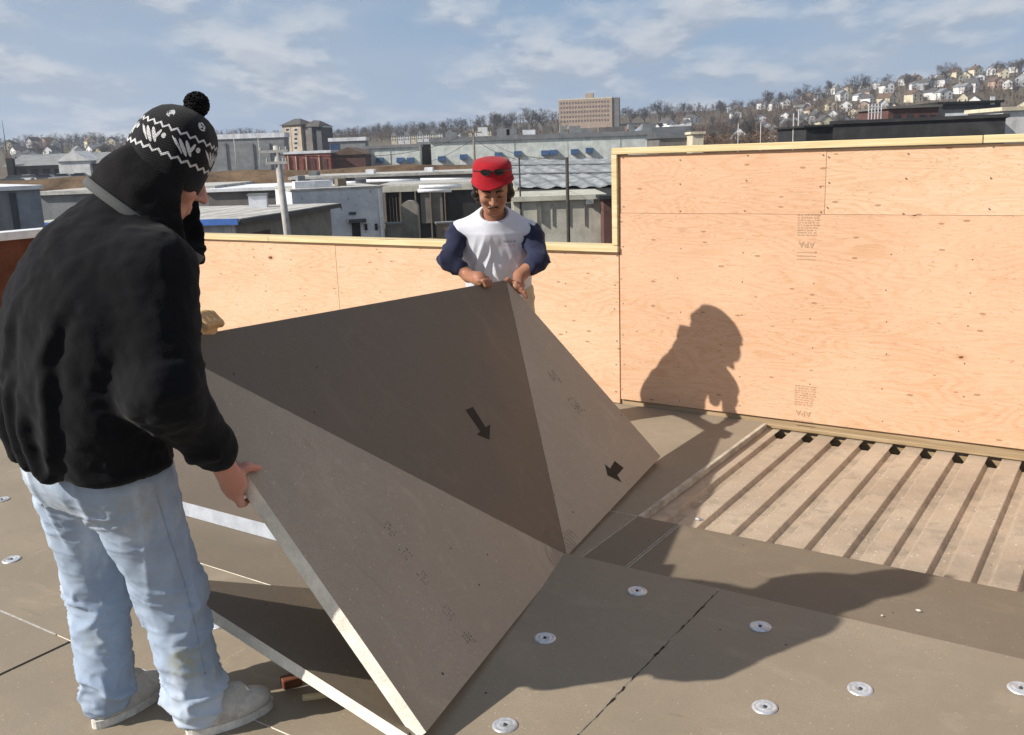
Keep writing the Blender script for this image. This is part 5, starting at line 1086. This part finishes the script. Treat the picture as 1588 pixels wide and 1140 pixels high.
b.box('entrance_wall', b.L - 6.6, b.L - .6, -1.2, 1, 0, b.H + .6, 'white_wall'); mm = MB(); x_ = b.L - 6.9; mm.add([(x_, -1.5, b.H + .6), (x_ + 6.6, -1.5, b.H + .6), (x_ + 3.3, -1.5, b.H + 2.5), (x_, 6, b.H + .6), (x_ + 6.6, 6, b.H + .6), (x_ + 3.3, 6, b.H + 2.5)], [(0, 1, 2), (0, 2, 5, 3), (1, 4, 5, 2), (3, 5, 4), (0, 3, 4, 1)]); mm.obj('entrance_gable', MAT['white_wall'], b.t, False, True)
b.box('entrance_door', b.L - 4.6, b.L - 2.6, -1.28, -1.15, 0, 2.6, 'door_dark')
for px in (14, 30, 48, 66, 84): b.rect('shop_window', px, px + 13, 262, 276, 'glass_dark', .06)
b.rect('dark_bay', 12, 26, 246, 272, 'tar_black', .9)
b = Bld('apartment_block', 'large brick apartment block with penthouse on the skyline', 'apartment building', 866, 949, 156, 620, 612, 7, 'brick_tan', 'cream', 'flat', thick=.6, over=.1, ytop1=155)
b.box('penthouse', b.L * .50, b.L * .64, 1.5, 6, b.H + .6, b.H + 3.6, 'brick_tan'); b.box('stair_tower', b.L - .2, b.L + 4.2, .8, 6.5, 0, b.H + .3, 'brown_grey')
mm = MB()
for r_ in range(5):
    for c_ in range(17): x_ = 1.2 + c_ * (b.L - 2.4) / 17; z_ = b.H - 2.6 - r_ * 2.75; mm.box(x_, x_ + 1.1, -.06, .03, z_, z_ + 1.4)
mm.obj('windows', cm('glass_soft', (.13, .10, .085)), b.t, kind='stuff')
# dark factory behind the tall wall
b = Bld('factory', 'black roofed brick factory just behind the tall plywood wall', 'factory', 1292, 1560, 193, 92, 86, 24, 'tar_black', 'tar_black', 'flat', thick=.3, ytop1=183)
b2 = Bld('factory', 'red brown brick factory wing with dark windows', 'factory', 1378, 1456, 170, 120, 120, 10, 'brick_dark', 'brown_grey', 'flat', thick=.3, ytop1=166)
for px in (1386, 1406, 1426, 1442): b2.rect('window', px, px + 9, 178, 183, 'glass_dark', .06)
b3 = Bld('factory', 'black clad factory block below the hillside houses', 'factory', 1456, 1552, 164, 124, 124, 12, 'dark_grey', 'tar_black', 'flat', thick=.3, ytop1=159); b3.rect('light_band', 1466, 1506, 176, 179, 'white_roof', .06); b3.rect('vent_stack', 1536, 1542, 150, 162, 'white_roof', .1)
b = Bld('building', 'white flat building at the right picture edge', 'building', 1556, 1625, 171, 105, 105, 8, 'white_wall', 'cream', 'flat', thick=.4)
b = Bld('shed', 'black tar roofed shed at the left end of the factory', 'shed', 1250, 1292, 197, 96, 96, 10, 'tar_black', 'tar_black', 'flat', thick=.2)

ORD = 'zeroth first second third fourth fifth sixth seventh eighth ninth tenth eleventh twelfth thirteenth fourteenth fifteenth sixteenth seventeenth eighteenth nineteenth twentieth'.split() + ['twenty-' + w for w in 'first second third fourth fifth sixth seventh eighth ninth'.split()]
# ---- terraces of white gabled houses
k = 0
for x0, x1, yb, n_, d in ((606, 686, 211, 8, 520), (692, 714, 207, 2, 500), (722, 762, 204, 4, 500)):
    for i in range(n_):
        w_ = (x1 - x0) / n_; px = x0 + i * w_; k += 1
        b = Bld('terraced_house', 'white gabled terraced house, %s from the left in the far terrace' % ORD[k], 'house', px + .6, px + w_ - .4, yb - i * .6, d, d, 8, 'white_wall' if i % 3 else 'cream', 'shingle' if i % 2 else 'cap_grey', 'gable_y', rise=2.4, over=.25, group='far terrace of white gabled houses')
        [b.rect('window', px + w_ * f_, px + w_ * (f_ + .18), yb - i * .6 + z_, yb - i * .6 + z_ + 2.0, 'glass_dark', .05) for f_ in (.22, .60) for z_ in (1.0, 5.0)]

# ------------------------------------------------------------------ hillside houses
def house_meshes(wall, roof, w, dp, h, rise):
    a = MB().box(-w / 2, w / 2, 0, dp, -4, h); a.add([(-w / 2, 0, h), (w / 2, 0, h), (0, 0, h + rise), (-w / 2, dp, h), (w / 2, dp, h), (0, dp, h + rise)], [(0, 1, 2), (5, 4, 3)]); e = .45; t_ = .25
    r_ = MB(); 
    for sg in (-1, 1):
        x0 = sg * (w / 2 + e); z0 = h - rise * e / (w / 2); r_.add([(0, -e, h + rise + t_), (x0, -e, z0 + t_), (x0, dp + e, z0 + t_), (0, dp + e, h + rise + t_), (0, -e, h + rise), (x0, -e, z0), (x0, dp + e, z0), (0, dp + e, h + rise)], [(0, 1, 2, 3), (7, 6, 5, 4), (0, 4, 5, 1), (1, 5, 6, 2), (2, 6, 7, 3)])
    me = r_.mesh('roof', MAT[roof]); bm_ = bmesh.new(); bm_.from_mesh(me); bmesh.ops.recalc_face_normals(bm_, faces=bm_.faces); bm_.to_mesh(me); bm_.free()
    return a.mesh('wall', MAT[wall]), me
WN = MB().box(-.5, .5, -.07, .03, 0, 1.5).mesh('window', MAT['glass_dark'])
CHM = MB().box(-.4, .4, -.4, .4, 0, 3.2).mesh('chimney', MAT['brick_dark'])
HV = []
for wall, roof, w_, dp, h_, rise, word in (('white_wall', 'shingle', 7.5, 10, 6.2, 3.0, 'white'), ('white_wall', 'cap_grey', 9.0, 9, 5.6, 2.6, 'wide white'), ('cream', 'shingle_brown', 8.0, 10, 6.0, 2.8, 'cream'), ('yellow_wall', 'shingle', 8.2, 10, 6.4, 3.0, 'yellow'), ('grey_wall', 'shingle', 8.0, 9, 5.8, 2.8, 'grey'), ('pink_wall', 'shingle_brown', 8.5, 9, 5.8, 2.6, 'tan'), ('white_roof', 'cap_grey', 10.5, 8, 4.6, 1.8, 'low white'), ('brick_tan', 'shingle', 8.6, 9, 6.2, 2.4, 'brick')):
    HV.append((*house_meshes(wall, roof, w_, dp, h_, rise), word, w_, h_))
def house(v, x, y, rot, group):
    wm, rm, word, w_, h_ = HV[v]; z = terr(x, y); t = thing('house', None, 'house', (x, y, z), rot, group); t.scale = (rn.uniform(.52, .80), rn.uniform(.6, .9), rn.uniform(.55, .82)); link_mesh('wall', wm, t); link_mesh('roof', rm, t)
    if rn.random() < .5: link_mesh('chimney', CHM, t, loc=(rn.uniform(-.5, .5), rn.uniform(2, 6), h_ + 1.0))
    for wx, wz in ((-w_ * .27, h_ - 2.3), (w_ * .27, h_ - 2.3), (-w_ * .27, h_ - 5.0), (w_ * .25, h_ - 5.0)):
        o = link_mesh('window', WN, t); o.location = (wx, 0, wz)
    return t, word
rn = random.Random(77); 
def rows(region, rws, group):
    for ri, (d, pa, pb, n_, keep) in enumerate(rws):
        lst = []
        for i in range(n_):
            f_ = (i + .5 + rn.uniform(-.28, .28)) / n_; px = pa + (pb - pa) * f_
            if rn.random() > keep(px): continue
            dd = d + rn.uniform(-18, 18); q = pt(px, 200, dd); v = rn.choices(range(8), (5, 4, 3, 1.2, 2, 2, 2.5, 1.2))[0]
            lst.append((px, *house(v, q[0], q[1], rn.uniform(-.7, .7), group)))
        lst.sort(key=lambda e: e[0])
        for j, (px, t, word) in enumerate(lst): t['label'] = '%s house, %s from the left in the %s row up %s' % (word, ORD[j + 1], ORD[ri + 1] if ri else 'lowest', region)
rows('the right hillside', [(300, 1060, 1600, 16, lambda p: p and (.45 if p < 1380 else .6)), (350, 1040, 1620, 21, lambda p: .5 if p < 1350 else .75), (405, 1030, 1640, 25, lambda p: .5 if p < 1300 else .8), (465, 1020, 1640, 26, lambda p: .5 if p < 1250 else .8), (530, 1030, 1640, 27, lambda p: .55 if p < 1230 else .8), (595, 1060, 1650, 27, lambda p: .6 if p < 1230 else .85), (655, 1130, 1650, 24, lambda p: .55 if p < 1250 else .95)], 'houses on the right hillside')
rows('the left hill', [(430, 5, 190, 6, lambda p: .8), (520, 0, 200, 8, lambda p: .8), (610, 0, 200, 8, lambda p: .7)], 'houses on the left hill')
rows('the middle slope', [(290, 770, 1020, 9, lambda p: .7), (350, 780, 1020, 10, lambda p: .7), (430, 960, 1060, 6, lambda p: .8)], 'houses on the middle slope')

# ------------------------------------------------------------------ bare trees
MAT['bark'] = simple('bark', (0.075, 0.062, 0.055), 0.95, 0.25, 1.5, 0.1); MAT['twig'] = simple('twig', (0.098, 0.088, 0.086), 0.95, 0.25, 0.3, 0.1); MAT['brush'] = simple('brush', (0.150, 0.100, 0.068), 0.95, 0.3, 0.2, 0.1)
def tree_meshes(seed, h=14.0, spread=1.0, tw=.055):
    rn = random.Random(seed); T = MB(); C_ = MB()
    def grow(p, d, L, r_, lev):
        n_ = 3; pts = [p]; dd = np.array(d)
        for i in range(n_):
            dd = dd + np.array([rn.gauss(0, .13), rn.gauss(0, .13), rn.gauss(0.03, .08)]); dd /= np.linalg.norm(dd); pts.append(pts[-1] + dd * L / n_)
        r1 = max(r_ * .62, tw * .5); (T if lev < 2 else C_).tube(pts, [r_ + (r1 - r_) * i / n_ for i in range(n_ + 1)], 5 if lev < 2 else 3, 0, False)
        if lev >= 5: return
        for i in range(4 if lev < 2 else (4 if lev < 4 else 3)):
            t = rn.uniform(.35, 1.0) if i else 1.0; q = pts[min(int(t * n_), n_ - 1)] + (pts[min(int(t * n_) + 1, n_)] - pts[min(int(t * n_), n_ - 1)]) * (t * n_ % 1 if t < 1 else 1); a = rn.uniform(0, 6.283); s_ = rn.uniform(.45, .95) * spread
            side = np.cross(dd, [math.cos(a), math.sin(a), .3]); side /= np.linalg.norm(side); nd = dd + side * s_ + np.array([0, 0, .12]); grow(q, nd / np.linalg.norm(nd), L * rn.uniform(.58, .80), r1 * .8, lev + 1)
    grow(np.array([0, 0, -.5]), np.array([0, 0, 1.0]), h * .30, h * .022, 0); return T.mesh('trunk', MAT['bark']), C_.mesh('crown', MAT['twig'])
TV = [tree_meshes(s_, 14, sp) for s_, sp in ((1, 1.0), (2, .8), (3, 1.15), (4, .7))]
def tree(px, ytop, d, label, v=0, ybase=None, group='bare trees'):
    q = pt(px, ytop, d); z = terr(q[0], q[1]); H_ = q[2] - z; t = thing('bare_tree', label, 'tree', (q[0], q[1], z), rn.uniform(0, 6), group); s_ = H_ / 13.0
    a = link_mesh('trunk', TV[v][0], t); b = link_mesh('crown', TV[v][1], t)
    for o in (a, b): o.scale = (s_ * 1.1, s_ * 1.1, s_)
TL = [(1024, 141, 560, 'broad bare tree right of the brick apartment block', 2), (1000, 156, 600, 'small bare tree beside the big skyline tree', 1), (1062, 150, 640, 'thin bare tree on the skyline in the middle', 3), (1119, 148, 640, 'bare tree between houses left of the slope', 1), (1188, 128, 600, 'upright bare tree at the foot of the right skyline', 3), (1213, 134, 620, 'second bare tree at the foot of the right skyline', 1), (1245, 124, 640, 'bare tree above the lower hillside houses', 0),
      (1290, 116, 650, 'bare tree on the skyline left of the spreading one', 1), (1340, 103, 600, 'spreading bare tree standing alone above the hillside roofs', 2), (1378, 110, 660, 'small bare tree right of the spreading one', 0), (1412, 108, 650, 'bare tree between white houses on the crest', 1), (1466, 85, 600, 'large dense round bare tree on the crest', 2), (1500, 100, 650, 'small bare tree right of the dense round one', 0), (1546, 88, 620, 'dark bare tree near the right end of the crest', 2), (1578, 84, 600, 'tallest bare tree at the right picture edge', 2), (1600, 80, 620, 'bare tree cut by the right picture edge', 0),
      (764, 160, 560, 'tall bare tree on the middle skyline', 3), (783, 163, 560, 'second tall bare tree on the middle skyline', 1), (826, 154, 600, 'bare tree just left of the brick block', 1), (842, 160, 600, 'bare tree touching the brick block', 0), (978, 158, 600, 'bare tree right behind the brick block', 0), (745, 172, 600, 'bare tree left of the tall pair', 0), (715, 175, 620, 'bare tree on the wooded ridge', 2), (690, 178, 620, 'low bare tree on the wooded ridge', 0), (655, 182, 620, 'leftmost bare tree of the wooded ridge', 1),
      (1400, 150, 330, 'bare tree among the lower hillside houses', 2), (1300, 160, 300, 'brown bare tree above the black shed', 0), (1222, 162, 280, 'bare tree left of the pale posts', 2), (1160, 170, 300, 'bare tree above the plywood wall', 0), (1110, 176, 280, 'bare tree near the dark grey roof', 2), (1500, 140, 300, 'bare tree above the black factory block', 0),
      (160, 212, 420, 'bare tree behind the shop building', 1), (60, 214, 480, 'bare tree at far left on the hill', 0)]
for px, yt, d, lab, v in TL: tree(px, yt, d, lab, v)
for i_ in range(46):
    px = 1045 + i_ * 12.4 + rn.uniform(-5, 5); d = rn.choice((300, 345, 400, 470, 540, 610)) + rn.uniform(-20, 20); q = pt(px, 200, d); z = terr(q[0], q[1]); h = rn.uniform(8, 13)
    t = thing('bare_tree', 'bare tree among hillside houses, %s from the left' % (ORD[i_ + 1] if i_ < 24 else ORD[46 - i_] + ' before the right end,'), 'tree', (q[0], q[1], z), rn.uniform(0, 6), 'bare trees among the houses'); a_, b_ = link_mesh('trunk', TV[i_ % 4][0], t), link_mesh('crown', TV[i_ % 4][1], t)
    for o in (a_, b_): o.scale = (h / 12, h / 12, h / 13)
    if i_ >= 24: t['label'] = 'bare tree among hillside houses, %s from the right' % ORD[46 - i_]
# continuous bare woodland: nobody could count it
def woodland(label, spots, mat, hh, seed, name='woodland'):
    rn = random.Random(seed); m = MB()
    for x, y in spots:
        z = terr(x, y); h = hh * rn.uniform(.45, 1.15) * (.80 + .32 * math.sin(x * .043 + 1.3) * math.sin(x * .017 + y * .01)); w = h * .42; m.add([(x - .12, y, z), (x + .12, y, z), (x, y, z + h * .8)], [(0, 1, 2)])
        for i in range(34):
            t = rn.uniform(.25, .95); p = np.array([x, y, z + h * t * .75]); a = rn.uniform(0, 6.283); L = w * rn.uniform(.5, 1.1) * (1.15 - t * .6); d = np.array([math.cos(a) * L, math.sin(a) * L, rn.uniform(.3, 1.0) * L]); s_ = np.array([rn.uniform(-1, 1), rn.uniform(-1, 1), rn.uniform(-1, 1)]); s_ = s_ / np.linalg.norm(s_) * rn.uniform(.05, .13)
            m.add([p - s_, p + s_, p + d], [(0, 1, 2)])
    o = m.obj(name, MAT[mat]); setp(o, label, 'woodland', kind='stuff')
def sp(n_, pa, pb, da, db, keep=lambda p: 1):
    o = []
    for _ in range(n_):
        px = rn.uniform(pa, pb)
        if rn.random() > keep(px): continue
        q = pt(px, 200, rn.uniform(da, db)); o.append((q[0], q[1]))
    return o
woodland('grey bare woodland along the far ridge', sp(1900, -60, 880, 560, 760) + sp(700, 880, 1650, 640, 760), 'twig', 9.0, 1)
woodland('brown bare scrub and trees covering the slopes', sp(1700, 1030, 1640, 250, 680) + sp(420, 760, 1030, 260, 560) + sp(260, 0, 440, 300, 600) + sp(90, 480, 780, 540, 570), 'brush', 7.5, 2)
woodland('dense brown bare wood at the foot of the right hillside', sp(420, 1020, 1420, 190, 290), 'brush', 8.0, 3)
def brush(label, px0, px1, y0, d0, d1, h, seed, n_=140, name='shrub'):
    rn = random.Random(seed); c = pt((px0 + px1) / 2, y0, (d0 + d1) / 2); z = terr(c[0], c[1]); m = MB()
    for _ in range(n_):
        q = pt(rn.uniform(px0, px1), y0, rn.uniform(d0, d1)); zt = pt(700, y0, (d0 + d1) / 2)[2]
        for k in range(26):
            p = np.array([q[0] - c[0] + rn.gauss(0, .2), q[1] - c[1] + rn.gauss(0, .2), rn.uniform(0, h * .6)]); d = np.array([rn.gauss(0, .5), rn.gauss(0, .5), rn.uniform(.3, 1.0)]) * h * .42; s_ = np.cross(d, [rn.uniform(-1, 1), rn.uniform(-1, 1), .2]); s_ = s_ / (np.linalg.norm(s_) + 1e-6) * .02
            m.add([p - s_, p + s_, p + d], [(0, 1, 2)])
    o = m.obj(name, MAT['brush']); o.location = (c[0], c[1], z); setp(o, label, 'shrub', kind='stuff')
brush('dry brown shrubs in front of the pale annex', 846, 960, 360, 42, 52, 3.8, 5)
# ------------------------------------------------------------------ poles, wires, mast, posts
def pole(label, p_top, p_bot, r0, r1, mat, arms=(), name='utility_pole', cat='utility pole'):
    t = thing(name, label, cat, p_bot); m = MB(); m.tube([np.zeros(3), p_top - p_bot], [r0, r1], 10); m.obj('pole_shaft', MAT[mat], t, True)
    for z, x0, x1 in arms:
        MB().box(x0, x1, -.06 - r1, .06 - r1, -.06, .06).obj('crossarm', MAT[mat], t, loc=(p_top - p_bot) + np.array([0, 0, z]))
        for q in (x0 + .08, (x0 + x1) / 2 + .3, x1 - .08): 
            mi = MB(); mi.lathe([(.04, .06), (.055, .10), (.035, .14), (.045, .18), (.0, .20)], 8); mi.obj('insulator', MAT['pole_pale'], t, True, loc=(p_top - p_bot) + np.array([q, -r1, z]))
    return t
A0 = pt(428, 226, 44); A9 = pt(447, 372, 44); A9 = A9 + (A9 - A0) * .8
pole('pale wooden utility pole with crossarms left of the white brick building', A0, A9, .19, .14, 'pole_pale', ((-.25, -.75, .55), (-.75, -.5, .5)))
B0 = pt(734, 199, 118); B9 = np.array([B0[0], B0[1], -4.9]); pole('wooden utility pole directly above the red hat', B0, B9, .16, .12, 'pole_wood', ((-.5, -1.0, 1.0),))
C0 = pt(879, 244, 40); C9 = np.array([C0[0], C0[1], -7.0]); pole('dark steel pole right of the red hatted man', C0, C9, .085, .07, 'pole_dark', (), 'steel_pole', 'pole')
D0 = pt(805, 245, 60); D9 = np.array([D0[0], D0[1], -6.0]); pole('thin dark post close to the red hat brim', D0, D9, .06, .05, 'pole_dark', (), 'steel_post', 'post')
for i, (px, y0, d, r_, lab) in enumerate(((1180, 190, 110, .06, 'thin pale post left of the pair above the wall'), (1231, 176, 100, .07, 'shorter pale post of the pair above the wall'), (1239, 165, 100, .08, 'taller pale post of the pair above the wall'), (1145, 193, 110, .06, 'short pale post near the middle of the wall'), (362, 207, 200, .10, 'lamp post before the grey warehouse, left'), (400, 214, 200, .10, 'lamp post before the grey warehouse, right'), (3, 186, 420, .25, 'thin radio mast at the far left skyline'))):
    p = pt(px, y0, d); pb = np.array([p[0], p[1], terr(p[0], p[1])]); t = thing('post' if i < 4 else ('lamp_post' if i < 6 else 'radio_mast'), lab, 'post' if i < 6 else 'mast', pb); m = MB(); m.tube([np.zeros(3), p - pb], [r_, r_ * (.8 if i < 6 else .3)], 6); m.obj('shaft', MAT['pole_pale' if i < 6 else 'pole_dark'], t, True)
    if i in (2, 4, 5): MB().box(-.5, .5, -.12, .12, -.1, .1).obj('lamp_head' if i > 2 else 'post_cap', MAT['pole_pale'], t, loc=p - pb)
# pale steel rack on the black roof
p = pt(1356, 188, 93); t = thing('steel_rack', 'pale upright steel rack standing on the black factory roof', 'rack', p)
for i in range(5): MB().box(-.62 + i * .30, -.56 + i * .30, -.04, .04, 0, 1.6).obj('upright', MAT['white_roof'], t)
MB().box(-.62, .64, -.035, .035, .80, .86).obj('rail', MAT['white_roof'], t); MB().box(-.62, .64, -.036, .036, 1.30, 1.36).obj('rail', MAT['white_roof'], t)
def wire(a, b, sag, lab, r_=.018):
    P_ = [a + (b - a) * i / 14 + np.array([0, 0, -sag * 4 * (i / 14) * (1 - i / 14)]) for i in range(15)]; m = MB(); m.tube([p - P_[0] for p in P_], r_, 4); o = m.obj('power_line', MAT['wire']); o.location = tuple(P_[0]); setp(o, lab, 'wire', 'overhead wires')
wire(B0 + np.array([-.9, 0, -.5]), pt(430, 240, 44), 1.0, 'wire from the pole above the red hat to the pale pole'); wire(B0 + np.array([.9, 0, -.5]), pt(879, 247, 40), .8, 'wire from the pole above the red hat to the dark steel pole'); wire(B0 + np.array([0, 0, -1.2]), pt(668, 250, 150), .3, 'short wire falling left from the pole above the red hat', .03); wire(B0 + np.array([0, 0, -1.2]), pt(800, 247, 100), .3, 'short wire falling right from the pole above the red hat', .03)
# ------------------------------------------------------------------ parked cars by the shops
def car_mesh():
    body = MB(); pr = [(-2.2, .35), (-2.2, .75), (-2.0, .88), (-1.2, .95), (1.3, .95), (2.0, .85), (2.2, .6), (2.2, .35)]; n = len(pr)
    body.add([(x, y, z) for y in (-.86, .86) for x, z in pr], [tuple(range(n)), tuple(range(2 * n - 1, n - 1, -1))] + [(i, n + i, n + (i + 1) % n, (i + 1) % n) for i in range(n)])
    cab = MB(); b_, t_ = (-1.3, 1.35, .78), (-.75, .75, .62); cab.add([(b_[0], -b_[2], .95), (b_[1], -b_[2], .95), (b_[1], b_[2], .95), (b_[0], b_[2], .95), (t_[0], -t_[2], 1.42), (t_[1], -t_[2], 1.42), (t_[1], t_[2], 1.42), (t_[0], t_[2], 1.42)], [(0, 1, 5, 4), (1, 2, 6, 5), (2, 3, 7, 6), (3, 0, 4, 7)])
    rf = MB(); rf.box(-.78, .78, -.64, .64, 1.421, 1.46); wh = MB(); wh.tube([(0, -.1, 0), (0, .1, 0)], .32, 14); return body, cab, rf, wh
cb, cc_, cr_, cw = car_mesh(); cabm = cc_.mesh('cabin', MAT['glass_dark']); whm = cw.mesh('wheel', MAT['tar_black'])
for i, (px, col, word) in enumerate(((22, (.05, .06, .08), 'dark blue'), (44, (.55, .56, .58), 'silver'), (70, (.12, .13, .15), 'charcoal'), (97, (.62, .62, .62), 'white'), (124, (.30, .30, .32), 'grey'))):
    q = pt(px, 272, 168); t = thing('parked_car', '%s car parked before the shops at left' % word, 'car', (q[0], q[1], 1.62 - 22 * 168 / F_PX), R(rn.uniform(-14, 14)), 'cars parked by the shops'); pm2 = simple('paint_' + word.replace(' ', '_'), col, .3, .05, 2, .5)
    link_mesh('body_shell', cb.mesh('body_shell', pm2), t); link_mesh('cabin', cabm, t); link_mesh('car_roof', cr_.mesh('car_roof', pm2), t)
    for wx in (-1.35, 1.35):
        for wy in (-.8, .8): link_mesh('wheel', whm, t, loc=(wx, wy, .32))
# the lot the cars stand on
q0, q1 = pt(-60, 272, 172), pt(200, 272, 172); zl = 1.62 - 22 * 168 / F_PX - .02
MB().box(q0[0], q1[0], 150, 196, zl - 4, zl).obj('parking_lot', cm('asphalt', (.06, .06, .062)), None, kind='structure')

# ------------------------------------------------------------------ thin winter haze
hm = bpy.data.materials.new('haze_air'); hm.use_nodes = True; ht = hm.node_tree; ht.nodes.clear()
ho_ = ht.nodes.new('ShaderNodeOutputMaterial'); hv = ht.nodes.new('ShaderNodeVolumePrincipled'); ht.links.new(hv.outputs[0], ho_.inputs['Volume'])
hv.inputs['Color'].default_value = (0.80, 0.88, 1.0, 1); hv.inputs['Density'].default_value = 0.00026; hv.inputs['Anisotropy'].default_value = 0.2
MB().box(-2000, 2000, -2000, 2000, -12, 110).obj('haze', hm, None, kind='stuff')
scene.cycles.volume_bounces = 0; scene.cycles.volume_max_steps = 64
